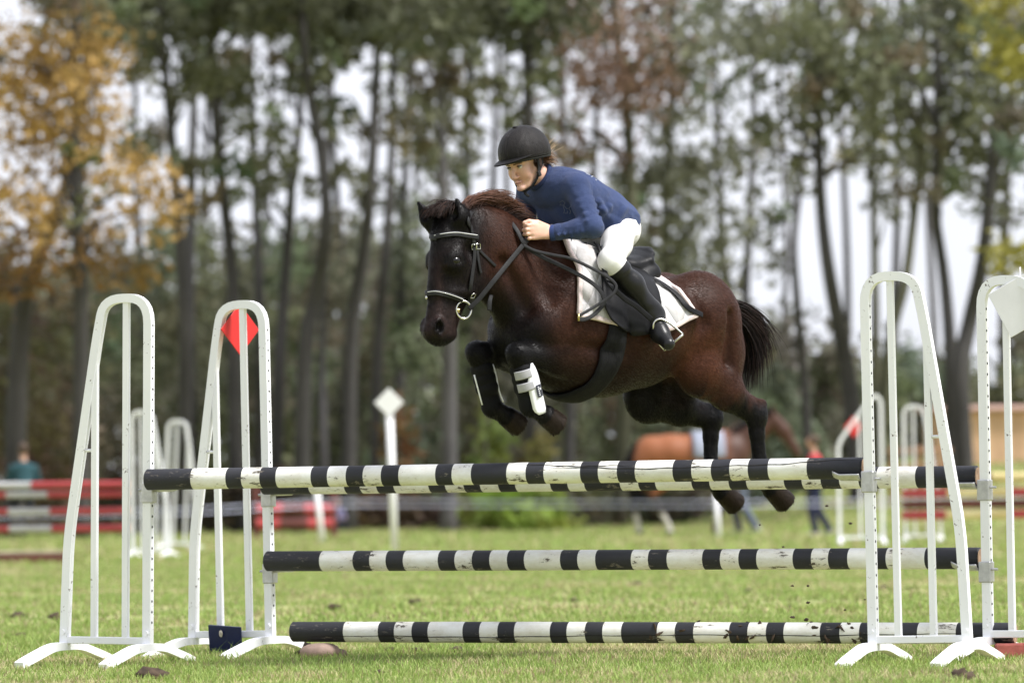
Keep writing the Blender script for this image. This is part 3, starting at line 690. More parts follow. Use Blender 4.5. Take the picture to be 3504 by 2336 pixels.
    for q, hp, st, hk, fe, co, ho in HIND:
        hp = Vector(hp)
        f.ell((-.50, q * .125, -.035), (.21, .125, .145), k=.07)                               # rump
        f.ell((-.63, q * .12, -.17), (.12, .10, .24), k=.06)                             # hamstring
        f.seg(hp, st, .19, .135, .115, .075, k=.06)
        f.seg((-.66, q * .12, -.22), st.lerp(hk, .45), .12, .075, .085, .055, k=.05)
        f.seg(st, st.lerp(hk, .5), .108, .086, .075, .058, k=.04); f.seg(st.lerp(hk, .5), hk, .082, .048, .058, .036, k=.03)
        u = (hk - st).normalized(); back = Vector((-1, 0, .1)).normalized()
        f.ell(hk + Vector((-.012, 0, 0)), (.056, .04, .056), k=.025)
        f.seg(hk + Vector((-.045, 0, .055)), hk + Vector((-.035, 0, -.03)), .022, .026, .02, .022, k=.02)           # point of hock
        f.seg(hk + Vector((-.045, 0, .055)), st.lerp(hk, .62) + Vector((-.04, 0, .02)), .016, .02, .014, .016, k=.02)
        f.seg(hk, hk.lerp(fe, .3), .05, .040, .038, .032, k=.02); f.seg(hk.lerp(fe, .3), hk.lerp(fe, .85), .040, .036, .030, .029, k=.015)
        f.ell(fe, (.045, .040, .048), k=.02); f.seg(hk.lerp(fe, .8), fe, .036, .042, .029, .037, k=.02)
        f.seg(fe, co, .044, .043, .040, .042, k=.02); f.cone(co.lerp(fe, .12), ho, .047, .056, k=.012)
        f.ell(fe + (fe - co).normalized() * .01 + Vector((-.03, 0, .0)), (.02, .02, .03), k=.02)
    for q in (1, -1):                                                                      # flank fold and hip
        f.seg((-.35, q * .265, .06), (-.40, q * .285, -.08), .014, .016, k=.06, sub=True); f.seg((-.40, q * .285, -.08), (-.36, q * .275, -.20), .016, .012, k=.06, sub=True)
        f.seg((-.30, q * .235, .06), (-.34, q * .255, -.06), .02, .02, k=.05)
        f.seg((-.60, q * .235, -.04), (-.60, q * .22, -.26), .010, .014, k=.06, sub=True)
        f.seg((.50, q * .135, .24), (.45, q * .185, .02), .014, .010, k=.06, sub=True)            # groove before the shoulder
        f.seg((.66, q * .095, .20), (.55, q * .125, -.02), .016, .02, k=.05, sub=True)           # jugular groove
    f.seg((-.70, 0, .03), (-.80, 0, .02), .045, .03, k=.05)                                # dock
    return FORE, HIND
hf = Field((-1.12, -.42, -1.04), (1.12, .42, .56), .0085)
FORE, HIND = horse_field(hf)
HV, HF = hf.surface(2)
def horse_colour(V):
    s, o, t = V[:, 0], V[:, 1], V[:, 2]
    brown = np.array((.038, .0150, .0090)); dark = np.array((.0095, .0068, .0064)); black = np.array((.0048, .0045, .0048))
    n = vnoise(V, 9, 1) * .6 + vnoise(V, 27, 2) * .4
    C = np.ones((len(V), 3)) * brown
    def put(w, c): nonlocal C; w = np.clip(w, 0, 1)[:, None]; C = C * (1 - w) + np.asarray(c) * w
    put(sstep(-.12, -.40, t) * .85 * (s > -.46), dark * .8)                                    # belly: shade of the underside put into the coat colour
    put(sstep(.60, .25, np.hypot(s + .42, (t + .25) * 1.1) / .34) * .6 * (np.abs(o) > .12), (.066, .023, .011))   # flank
    put(sstep(.25, .05, np.abs(s + .15)) * 0, dark)
    put(sstep(.02, .20, s - .36 - .35 * (t + .1)) * sstep(-.05, .16, .1 - t + n * .08) * .92, black)               # breast and throat
    put(sstep(.66, .80, s + (n - .5) * .1) * sstep(-.3, -.15, t), dark * .9)           # head
    put(sstep(.03, .0, np.abs(s - .99)) * sstep(.28, .1, t) * .35, (.045, .024, .02))
    put(sstep(.02, -.07, t) * (s > .8) * sstep(-.5, .6, n) * .45, (.042, .026, .024))   # muzzle
    put(sstep(.44, .58, s + (n - .5) * .12) * sstep(-.12, -.17, t), black)              # forelegs
    put(sstep(-.36, -.44, t) * (s > .2), black)
    put(sstep(-.40, -.50, t + (n - .5) * .12) * (s < -.25), black)                        # hind legs
    put((o < -.05) * (s < -.25) * sstep(-.30, -.38, t) * .85, black)  # off hind leg blackened, its shade painted into the coat
    put((np.hypot(s - .95, (t - .45)) < .14) * (t > .34) * .8, black)
    put((np.hypot(s - .93, (t - .2)) < .05) * .6, black)
    for (q, el, kn, fe, co, ho) in [(x[0], 0, 0) + tuple(x[-3:]) for x in FORE + HIND]:
        d = np.array(ho - co); L = np.linalg.norm(d); d = d / L; P = V - np.array(co); h = P @ d
        rr = np.linalg.norm(P - h[:, None] * d, axis=1)
        put(sstep(-.004, .006, h + (n - .5) * .012) * (rr < .08) * (h < .12), np.array((.022, .0155, .0115)))
    for q in (1, -1): put(sstep(.040, .022, np.linalg.norm((V - np.array((1.006, q * .050, -.102))) * np.array((1, .8, .8)), axis=1)) * .95, (.003, .0028, .0028))
    C *= (.78 + .44 * n)[:, None]
    return C
m, nt, bs = new_mat('horse_coat')
vc = nt.nodes.new('ShaderNodeVertexColor'); vc.layer_name = 'Col'
n1 = tex(nt, 'ShaderNodeTexNoise', 30, 6, .7, stretch=(1, 1, 2.2)); n2 = tex(nt, 'ShaderNodeTexNoise', 190, 3, .6, stretch=(.35, 1, 1))
rr = ramp(nt, n1.outputs['Fac'], [(.3, (.72, .72, .72)), (.7, (1.3, 1.25, 1.2))]); r2 = ramp(nt, n2.outputs['Fac'], [(.3, (.75, .75, .75)), (.7, (1.25, 1.25, 1.25))])
c1 = mixc(nt, 1.0, vc.outputs[0], rr.outputs[0], 'MULTIPLY'); c1 = mixc(nt, 1.0, c1, r2.outputs[0], 'MULTIPLY')
nt.links.new(c1, bs.inputs['Base Color'])
rg = ramp(nt, n1.outputs['Fac'], [(.3, (.34, .34, .34)), (.75, (.52, .52, .52))]); nt.links.new(rg.outputs[0], bs.inputs['Roughness'])
bs.inputs['Specular IOR Level'].default_value = .14; bs.inputs['Sheen Weight'].default_value = .0; bs.inputs['Sheen Roughness'].default_value = .45
bs.inputs['Sheen Tint'].default_value = (.8, .6, .5, 1)
bump(nt, bs, n2.outputs['Fac'], .35, .004)
COAT = m
horse = empty('horse', H_O)
horse.rotation_euler = (0, 0, math.atan2(H_F.y, H_F.x))
tag(horse, 'dark bay pony with black mane jumping over the black and white oxer', 'horse')
HC = horse_colour(HV)
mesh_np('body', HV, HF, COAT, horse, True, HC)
# short coat: fine hairs lying back along the body
g = np.random.default_rng(5); nF = 190000; fi = g.integers(0, len(HF), nF); w4 = g.dirichlet((1, 1, 1, 1), nF)
Pc = (HV[HF[fi]] * w4[:, :, None]).sum(1); e1 = HV[HF[fi][:, 2]] - HV[HF[fi][:, 0]]; e2 = HV[HF[fi][:, 3]] - HV[HF[fi][:, 1]]; Nn = np.cross(e1, e2); Nn /= np.linalg.norm(Nn, axis=1)[:, None] + 1e-9
flow = np.tile(np.array((-1.0, 0, -.45)), (nF, 1)); hdm = Pc[:, 0] > .72; flow[hdm] = (.1, 0, -1); lg = Pc[:, 2] < -.42; flow[lg] = (-.25, 0, -1); nk_ = (Pc[:, 0] > .42) & ~hdm & (Pc[:, 2] > -.1); flow[nk_] = (-.6, 0, -.9)
flow += g.normal(size=(nF, 3)) * .22 + (vnoise(Pc, 6, 31) - .5)[:, None] * np.array((0, 0, 1.0)); flow -= (flow * Nn).sum(1)[:, None] * Nn; flow /= np.linalg.norm(flow, axis=1)[:, None] + 1e-9
sd_ = np.cross(Nn, flow); Lh = g.uniform(.008, .017, nF)[:, None]; wh_ = g.uniform(.0007, .0014, nF)[:, None]
Vh = np.stack([Pc - sd_ * wh_, Pc + sd_ * wh_, Pc + flow * Lh + Nn * Lh * g.uniform(.10, .34, nF)[:, None]], 1).reshape(-1, 3)
Ch = HC[HF[fi][:, 0]] * (g.uniform(.75, 1.35, nF))[:, None]; Ch = np.repeat(Ch[:, None], 3, 1).reshape(-1, 3)
m, nt, bs = new_mat('coat_hair'); vc = nt.nodes.new('ShaderNodeVertexColor'); vc.layer_name = 'Col'; nt.links.new(vc.outputs[0], bs.inputs['Base Color']); bs.inputs['Roughness'].default_value = .45; bs.inputs['Specular IOR Level'].default_value = .08
fur = mesh_np('coat_hair', Vh, np.arange(len(Vh)).reshape(-1, 3), m, horse, False, Ch); fur['kind'] = 'stuff'

def fsample(f, P):
    """trilinear distance at points P (n,3)"""
    g = (P - f.lo) / f.vox; i = np.floor(g).astype(int); ok = np.ones(len(P), bool)
    for a in range(3): ok &= (i[:, a] >= 0) & (i[:, a] < f.n[a] - 1); i[:, a] = np.clip(i[:, a], 0, f.n[a] - 2)
    t = g - i; out = 0
    for a in (0, 1):
        for b in (0, 1):
            for c in (0, 1):
                w = (t[:, 0] if a else 1 - t[:, 0]) * (t[:, 1] if b else 1 - t[:, 1]) * (t[:, 2] if c else 1 - t[:, 2])
                out = out + w * f.D[i[:, 0] + a, i[:, 1] + b, i[:, 2] + c]
    return np.where(ok, out, .5)
def fnormal(f, p):
    e = f.vox * 1.5; p = np.array(p); g = [fsample(f, np.array([p + d * e]))[0] - fsample(f, np.array([p - d * e]))[0] for d in np.eye(3)]
    v = Vector(g); return v.normalized() if v.length > 1e-9 else Vector((0, 1, 0))
def hit(f, x, y, lift=.003):
    """first surface of a field (in the horse's frame) under a photo pixel"""
    o, d = ray(x, y); d = d / d.y; o2 = o + d * 23.5 - H_O; e = d * 3.5
    a = np.array((o2.dot(H_F), o2.dot(H_L), o2.z)); b = np.array((e.dot(H_F), e.dot(H_L), e.z))
    T = np.linspace(0, 1, 1800)[:, None]; D = fsample(f, a + T * b); k = np.argmax(D < 0)
    if D[k] >= 0: return None, None
    t = T[k - 1, 0] + (T[k, 0] - T[k - 1, 0]) * D[k - 1] / (D[k - 1] - D[k]); p = a + t * b; n = fnormal(f, p)
    return Vector(p) + n * lift, n
def rsurf(f, s, c, phi, lift=0.0):
    """surface point round the trunk: plane x = s, centre height c, angle phi from straight up towards the left side"""
    u = np.array((0, math.sin(phi), math.cos(phi))); T = np.linspace(.02, .5, 240)[:, None]
    D = fsample(f, np.array((s, 0, c)) + T * u); k = np.argmax(D > 0); r = T[k, 0] if D[k] > 0 else .3
    p = Vector((s, 0, c)) + Vector(u) * r; return p + fnormal(f, p) * lift
def mir(p): return Vector((p.x, -p.y, p.z))
def hthing(name, label, cat, group=None):
    o = empty(name, H_O, 0, label, cat, group); o.rotation_euler = horse.rotation_euler; return o
def catmull(pts, n=6):
    pts = [Vector(p) for p in pts]; out = []
    for i in range(len(pts) - 1):
        p0, p1, p2, p3 = pts[max(i - 1, 0)], pts[i], pts[i + 1], pts[min(i + 2, len(pts) - 1)]
        for k in range(n):
            t = k / n; out.append(.5 * ((2 * p1) + (p2 - p0) * t + (2 * p0 - 5 * p1 + 4 * p2 - p3) * t * t + (3 * p1 - p0 - 3 * p2 + p3) * t ** 3))
    out.append(pts[-1]); return out
def strap(mb, pts, nrm, width, thick=.004, closed=False):
    """flat band along pts; nrm = list of normals (or one)"""
    N = len(pts); b = len(mb.v); nn = nrm if isinstance(nrm, list) else [nrm] * N
    for i, p in enumerate(pts):
        t = (pts[(i + 1) % N] - pts[i - 1]) if closed else (pts[min(i + 1, N - 1)] - pts[max(i - 1, 0)]); t.normalize()
        n_ = (nn[i] - t * nn[i].dot(t)).normalized(); w_ = t.cross(n_)
        for a, c in ((.5, -.35), (.5, .35), (.35, .5), (-.35, .5), (-.5, .35), (-.5, -.35), (-.35, -.5), (.35, -.5)): mb.v.append(tuple(p + w_ * (a * width) + n_ * (c * thick)))
    for i in range(N if closed else N - 1):
        for k in range(8):
            a0 = b + i * 8 + k; a1 = b + i * 8 + (k + 1) % 8; j = ((i + 1) % N - i) * 8
            mb.face([a0, a1, a1 + j, a0 + j])
    if not closed: mb.face([b + k for k in range(8)]); mb.face([b + (N - 1) * 8 + k for k in range(8)])
def hit_strap(mb, f, pix, width, thick=.004, lift=.004, n=6, mirror=False, extra=None):
    H = [hit(f, x, y, lift) for x, y in pix]; H = [h for h in H if h[0] is not None]
    P = [h[0] for h in H]; Nn = [h[1] for h in H]
    if mirror: P = [mir(p) for p in P]; Nn = [mir(q) for q in Nn]
    Q = catmull(P, n); NQ = []
    for i in range(len(Q)):
        t = i / n; k = min(int(t), len(Nn) - 2); NQ.append(Nn[k].lerp(Nn[k + 1], t - k).normalized())
    strap(mb, Q, NQ, width, thick); return Q
def strands(name, guides, mats, parent, rad=.0016, col=None):
    """each guide = list of points; three-sided tapering hairs in one mesh"""
    V = []; F = []; Cc = []
    for gi, g in enumerate(guides):
        N = len(g); b = len(V); up = Vector((random.uniform(-1, 1), random.uniform(-1, 1), random.uniform(-1, 1))).normalized()
        for i, p in enumerate(g):
            t = g[min(i + 1, N - 1)] - g[max(i - 1, 0)]; t.normalize(); u = (up - t * up.dot(t)); u = u.normalized() if u.length > 1e-6 else t.orthogonal().normalized(); v = t.cross(u)
            r = rad * (1 - .85 * (i / (N - 1)) ** 2)
            for k in range(3):
                a = k * 2.0944; V.append(p + u * (r * math.cos(a)) + v * (r * math.sin(a)))
                if col: Cc.append(col(gi, i / (N - 1), p))
        for i in range(N - 1):
            for k in range(3): a0 = b + i * 3 + k; a1 = b + i * 3 + (k + 1) % 3; F.append((a0, a1, a1 + 3, a0 + 3))
    return mesh_np(name, np.array([tuple(v) for v in V]), F, mats, parent, True, np.array(Cc) if col else None)

# ---- eyes
m, nt, bs = new_mat('horse_eye'); bs.inputs['Base Color'].default_value = (.004, .003, .003, 1); bs.inputs['Roughness'].default_value = .06
for q in (1, -1):
    MB().ball((.93, q * .0865, .198), (.025, .0175, .020), 14, 10).build('eye', MATS['horse_eye'], horse, True)
# ---- mane, forelock, tail
m, nt, bs = new_mat('horse_hair')
vc = nt.nodes.new('ShaderNodeVertexColor'); vc.layer_name = 'Col'; nt.links.new(vc.outputs[0], bs.inputs['Base Color'])
bs.inputs['Roughness'].default_value = .5; bs.inputs['Specular IOR Level'].default_value = .15
HAIR = m
_ts = np.linspace(-.2, .96, 233); _tt = []
for s_ in _ts:
    T = np.linspace(.55, -.1, 300); D = fsample(hf, np.stack([np.full(300, s_), np.zeros(300), T], 1)); _tt.append(float(T[np.argmax(D < 0)]))
def top_of(s): return float(np.interp(s, _ts, _tt))
def keep_out(g, lift=.006):
    D = fsample(hf, np.array([tuple(q) for q in g]))
    for q, d in zip(g[1:], D[1:]):
        if d < .004: q += fnormal(hf, q) * (lift - float(d))
G = []; GC = []
locks = [(random.uniform(.40, .87), random.gauss(0, .22), random.gauss(0, .25), random.uniform(.8, 1.15)) for _ in range(90)]
for i in range(6000):                                       # hair gathers in locks blown back off the crest
    s0, la, lb, ll = random.choice(locks); s = s0 + random.gauss(0, .02); s = min(max(s, .34), .815); z = top_of(s); y = random.gauss(0, .013); u = (s - .40) / .47
    L = random.uniform(.11, .19) * ll * (1.0 if u > .3 else .75) * (1.25 if u > .72 else 1)
    lift = 1.05 * max(0.15, 1 - abs(u - .80) * 1.25)
    p = Vector((s, y, z - .012)); d = Vector((-.75 + la * .4 + random.gauss(0, .06), -.15 + lb * .55 + random.gauss(0, .07), lift + random.gauss(0, .06))).normalized()
    side = -1 if lb < .12 else .6
    g = [p.copy()]
    for k in range(7):
        p = p + d * (L / 7); d = (d + Vector((-.14, side * .07 + lb * .04, -.20 + random.gauss(0, .02)))).normalized(); g.append(p.copy())
    keep_out(g, .006 + random.random() * .012)
    G.append(g); red = max(0, min(1, 1.45 - abs(u - .66) * 2.5)) * (random.random() < .9); GC.append((red * random.uniform(.5, 1.0), random.uniform(.7, 1.35)))
def mane_col(gi, t, p):
    r, v = GC[gi]; k = r * min(1, t * 2.2 + .12)
    return tuple(v * (a * (1 - k) + b * k) for a, b in zip((.008, .0068, .0068), (.17, .080, .052)))
strands('mane', G, HAIR, horse, .0018, mane_col)
G = []; GC = []
for i in range(900):
    s = random.uniform(.84, .915); y = max(-.03, min(.03, random.gauss(.0, .018))); p = Vector((s, y, top_of(s) - .008)); L = random.uniform(.09, .15)
    d = Vector((.55 + random.gauss(0, .12), random.gauss(0, .16) + y * 5, .55)).normalized(); g = [p.copy()]
    for k in range(6):
        p = p + d * (L / 6); d = (d + Vector((.05, random.gauss(0, .04), -.42))).normalized(); g.append(p.copy())
    keep_out(g, .006 + random.random() * .012)
    G.append(g); GC.append((random.random() * .2, random.uniform(.7, 1.4)))
strands('forelock', G, HAIR, horse, .0019, mane_col)
G = []; GC = []
ga = [loc(*q, 0) for q in ((2462, 1022), (2520, 1030), (2572, 1058), (2612, 1098), (2640, 1128))]
gb = [loc(*q, 0) for q in ((2472, 1048), (2530, 1080), (2574, 1130), (2590, 1195), (2588, 1268))]
gc = [loc(*q, 0) for q in ((2480, 1075), (2524, 1120), (2546, 1180), (2552, 1245), (2545, 1296))]
for i in range(1700):
    a = random.random() ** .8; 
    if a < .5: g0, g1, w = ga, gb, a * 2
    else: g0, g1, w = gb, gc, a * 2 - 1
    yy = random.gauss(0, .028); l = random.uniform(.72, 1.06); j1, j2 = random.gauss(0, .012), random.gauss(0, .012); g = []
    base = catmull([p.lerp(q, w) for p, q in zip(g0, g1)], 2); n_ = max(4, int(len(base) * min(1, l)))
    for k, p in enumerate(base[:n_]):
        t = k / 8; g.append(p + Vector((j1 * t * 1.6, yy * (.5 + t), j2 * t * 1.6 - .012 * t * t)))
    if l > 1: g.append(g[-1] + (g[-1] - g[-2]) * .8 + Vector((0, 0, -.02)))
    G.append(g); GC.append((random.random() * .12, random.uniform(.6, 1.5)))
strands('tail', G, HAIR, horse, .0022, mane_col)
G = []; GC = []
for i in range(160):                                   # feather behind the fetlocks, belly hair
    f_ = random.choice(FORE + HIND); fe, co = f_[-3], f_[-2]; p = fe + Vector((-.035, random.gauss(0, .015), random.gauss(0, .012))); d = (co - fe).normalized() + Vector((-.5, 0, -.2)); d.normalize()
    g = [p + d * (k * .01) + Vector((0, 0, -.0015 * k * k)) for k in range(4)]; G.append(g); GC.append((0, random.uniform(.7, 1.3)))
strands('feather', G, HAIR, horse, .0018, mane_col)
# ================================================================ tack
def leather(name, c, rough=.42, b=.25):
    return simple(name, c, rough, .35, 18, b, 240, spec=.16)
BLACK_L = leather('black_leather', (.008, .008, .009)); GREY_L = leather('worn_leather', (.022, .022, .023), .5)
STEEL = simple('steel', (.62, .61, .58), .22, .15, 20, metal=1.0); BRASS = simple('brass', (.55, .45, .20), .3, .2, 20, metal=1.0)
WHITE_ST = simple('white_stitching', (.62, .62, .62), .7)
# ---- saddle pad
m, nt, bs = new_mat('quilted_cotton')
n1 = tex(nt, 'ShaderNodeTexNoise', 9, 6, .65); n3 = tex(nt, 'ShaderNodeTexNoise', 3.2, 3, .5)
r1 = ramp(nt, n1.outputs['Fac'], [(.28, (.36, .33, .30)), (.5, (.50, .49, .49)), (.75, (.58, .58, .58))]); nt.links.new(r1.outputs[0], bs.inputs['Base Color'])
tc = nt.nodes.new('ShaderNodeTexCoord'); hts = []
for ang in (35, -35):
    mp = nt.nodes.new('ShaderNodeMapping'); mp.inputs['Rotation'].default_value = (0, R(ang), 0); w_ = nt.nodes.new('ShaderNodeTexWave'); w_.bands_direction = 'X'
    w_.inputs['Scale'].default_value = 2.6; w_.inputs['Distortion'].default_value = .35; w_.inputs['Detail'].default_value = 0
    nt.links.new(tc.outputs['Object'], mp.inputs[0]); nt.links.new(mp.outputs[0], w_.inputs[0])
    pw = nt.nodes.new('ShaderNodeMath'); pw.operation = 'POWER'; pw.inputs[1].default_value = .35; nt.links.new(w_.outputs['Fac'], pw.inputs[0]); hts.append(pw.outputs[0])
mn = nt.nodes.new('ShaderNodeMath'); mn.operation = 'MINIMUM'; nt.links.new(hts[0], mn.inputs[0]); nt.links.new(hts[1], mn.inputs[1])
ad = nt.nodes.new('ShaderNodeMath'); ad.operation = 'MULTIPLY_ADD'; ad.inputs[1].default_value = .8; nt.links.new(n3.outputs['Fac'], ad.inputs[0]); nt.links.new(mn.outputs[0], ad.inputs[2])
bump(nt, bs, ad.outputs[0], .8, .018); bs.inputs['Roughness'].default_value = .85
QUILT = m; BIND = simple('binding_tape', (.62, .52, .50), .85, .2, 30, .3, 300)
pad = hthing('saddle_pad', 'white quilted saddle pad with pinkish binding on the jumping pony', 'saddle pad')
def lerp3(tab, x):
    for (a, va), (b, vb) in zip(tab[:-1], tab[1:]):
        if x <= b: t = (x - a) / (b - a); return va + (vb - va) * t
    return tab[-1][1]
def pad_pt(u, v, lift=.012):
    av = abs(v); sf = lerp3([(0, .285), (.45, .285), (.7, .315), (1, .335)], av); sr = lerp3([(0, -.225), (.45, -.25), (.75, -.285), (1, -.335)], av)
    s = sf + (sr - sf) * u; ph = v * R(lerp3([(0, 78), (.12, 82), (.45, 94), (.75, 92), (.95, 82), (1, 80)], u))
    p = rsurf(hf, s, -.10, ph, lift)
    tf = max(0, 1 - u / .35)
    p.z += .022 * max(0, 1 - av * 2.6) * tf
    return p
NU, NV = 30, 61
grid = [[pad_pt(i / (NU - 1), -1 + 2 * j / (NV - 1), .016 + .0025 * math.sin(i * 1.3) * math.sin(j * .9)) for j in range(NV)] for i in range(NU)]
MB().sheet(grid, .012).build('quilted_cloth', QUILT, pad, True)
edge = [grid[0][j] for j in range(NV)] + [grid[i][NV - 1] for i in range(1, NU)] + [grid[NU - 1][j] for j in range(NV - 2, -1, -1)] + [grid[i][0] for i in range(NU - 2, 0, -1)]
mb = MB(); cen = Vector((0, 0, -.1)); nr = [(p - Vector((p.x, 0, -.1))).normalized() for p in edge]
strap(mb, edge, nr, .022, .018, True); mb.build('binding', BIND, pad, True)
# ---- girth and saddle
saddle = hthing('saddle', 'black leather jumping saddle under the rider on the dark bay pony', 'saddle')
mb = MB(); rows = []
for i in range(7):
    row = []
    for j in range(41):
        ph = R(82 + 196 * j / 40); a = abs(180 - math.degrees(ph)) / 98
        sc_ = .125 * a + .205 * (1 - a); w = .052 + .018 * (1 - a) ; row.append(rsurf(hf, sc_ + w * (1 - i / 3), -.10, ph, .011 + (.007 if 0 < i < 6 else 0)))
    rows.append(row)
m, nt, bs = new_mat('girth_webbing'); n1 = tex(nt, 'ShaderNodeTexNoise', 55, 4, .7, stretch=(6, 1, .6)); r1 = ramp(nt, n1.outputs['Fac'], [(.3, (.006, .006, .0065)), (.7, (.019, .019, .020))])
nt.links.new(r1.outputs[0], bs.inputs['Base Color']); bs.inputs['Roughness'].default_value = .8; bs.inputs['Specular IOR Level'].default_value = .1; bump(nt, bs, n1.outputs['Fac'], .5, .004)
mb.sheet(rows, .010).build('girth', m, saddle, True)
sf_ = Field((-.40, -.34, -.15), (.30, .34, .40), .006)
sf_.chain([(-.235, 0, .245, .035, .13), (-.20, 0, .215, .042, .15), (-.10, 0, .19, .045, .14), (.02, 0, .215, .045, .11), (.10, 0, .265, .035, .06)], .03)
sf_.seg((-.255, -.07, .262), (-.255, .07, .262), .020, .020, k=.03)
for q in (1, -1):
    sf_.seg((-.21, q * .10, .165), (.08, q * .09, .21), .05, .04, .06, .05, k=.03)
    sf_.seg((-.22, q * .12, .15), (-.10, q * .17, .11), .045, .03, k=.03)
SV, SF = sf_.surface(1); mesh_np('seat', SV, SF, BLACK_L, saddle, True)
for q in (1, -1):
    rows = []
    for i in range(14):
        u = i / 13; row = []
        for j in range(16):
            v = j / 15; sfr = lerp3([(0, .17), (.3, .205), (.65, .225), (.85, .20), (1, .13)], v); srr = lerp3([(0, -.14), (.5, -.13), (.85, -.10), (1, -.04)], v)
            s = sfr + (srr - sfr) * u; ph = q * R(22 + 72 * v + 4 * math.sin(u * 3.1)); row.append(rsurf(hf, s, -.10, ph, .036 + (.012 if i == 0 else 0)))
        rows.append(row)
    MB().sheet(rows, .007).build('flap', BLACK_L, saddle, True)
    rows = []
    for i in range(8):
        u = i / 7; row = []
        for j in range(12):
            v = j / 11; a = .10 - .02 * v; b = -.02 - .02 * v; s = a + (b - a) * u; row.append(rsurf(hf, s, -.10, q * R(34 + 26 * v), .046))
        rows.append(row)
    MB().sheet(rows, .006).build('skirt', BLACK_L, saddle, True)
    MB().ball(rsurf(hf, .13, -.1, q * R(30), .057), (.006, .006, .006), 8, 6).build('stud', BRASS, saddle, True)
    if q == 1:
        P = [loc(2050, 870, .2)] + [loc(x, y, o) for x, y, o in ((2085, 965, .33), (2130, 1015, .345), (2180, 1050, .355), (2232, 1095, .365))]
    else: P = [mir(p) for p in Pn]
    Pn = P; mb = MB(); Q = catmull(P, 5); strap(mb, Q, [Vector((.25, q * 1.0, 0)).normalized()] * len(Q), .024, .006); mb.build('stirrup_leather', BLACK_L, saddle, True)
    # stirrup iron: arch + tread
    c0, c1, c2, c3, c4 = [loc(*k) for k in ((2240, 1108, .365), (2262, 1092, .37), (2300, 1108, .40), (2337, 1143, .43), (2276, 1198, .40))]
    arch = [(2274, 1197, .36), (2248, 1165, .355), (2236, 1125, .355), (2240, 1100, .36), (2262, 1092, .372), (2295, 1108, .395), (2337, 1144, .43)]
    A = [loc(*k) for k in arch]
    if q == -1: A = [mir(p) for p in A]
    st = MB(); st.tube(catmull(A, 6), .0055, 8); st.build('stirrup_iron', STEEL, saddle, True)
    mb = MB(); a, b = A[-1], A[0]; n_ = Vector((.2, 0, 1)); strap(mb, [a.lerp(b, t) for t in (0, .25, .5, .75, 1)], n_, .045, .010); mb.build('stirrup_tread', STEEL, saddle, True)
# loose billet strap lying over the rear of the pad
mb = MB(); hit_strap(mb, hf, [(2200, 962), (2250, 985), (2300, 1020), (2345, 1058), (2382, 1083)], .026, .005, .034); mb.build('billet_strap', BLACK_L, saddle, True)
mb = MB(); hit_strap(mb, hf, [(2134, 1080), (2137, 1105), (2140, 1130)], .022, .006, .030); mb.build('girth_tab', BLACK_L, saddle, True)

# ---- bridle
bridle = hthing('bridle', 'black leather bridle with white stitching on the jumping pony', 'bridle')
mb = MB(); Q1 = hit_strap(mb, hf, [(1634, 812), (1600, 806), (1560, 801), (1520, 804), (1494, 810), (1478, 817)], .024, .007, .006); mb.build('browband', GREY_L, bridle, True)
mb = MB(); hit_strap(mb, hf, [(1628, 806), (1600, 801), (1560, 797), (1520, 800), (1490, 807)], .0035, .0095, .0065); mb.build('piping', WHITE_ST, bridle, True)
mb = MB(); hit_strap(mb, hf, [(1478, 817), (1494, 810), (1520, 804), (1560, 801), (1600, 806), (1634, 812)], .024, .007, .006, mirror=True); mb.build('browband', GREY_L, bridle, True)
for mm in (False, True):
    mb = MB(); hit_strap(mb, hf, [(1608, 770), (1614, 800), (1622, 842), (1622, 880), (1614, 940), (1608, 985), (1600, 1030)], .018, .006, .005, mirror=mm); mb.build('cheekpiece', GREY_L, bridle, True)
    mb = MB(); hit_strap(mb, hf, [(1466, 1004), (1490, 1001), (1520, 1006), (1552, 1014), (1582, 1026), (1606, 1044)], .024, .008, .006, mirror=mm); mb.build('noseband', GREY_L, bridle, True)
    mb = MB(); hit_strap(mb, hf, [(1626, 842), (1650, 868), (1675, 892), (1694, 910)], .013, .005, .004, mirror=mm); mb.build('throat_lash', GREY_L, bridle, True)
mb = MB(); hit_strap(mb, hf, [(1468, 1000), (1490, 997), (1520, 1002), (1552, 1010), (1580, 1021)], .0035, .0105, .0065); mb.build('piping', WHITE_ST, bridle, True)
mb = MB(); hit_strap(mb, hf, [(1630, 850), (1634, 890), (1639, 920), (1643, 934)], .013, .005, .007); mb.build('strap_end', GREY_L, bridle, True)
mb = MB(); hit_strap(mb, hf, [(1606, 775), (1600, 752), (1612, 728)], .02, .006, .006); mb.build('headpiece', GREY_L, bridle, True)
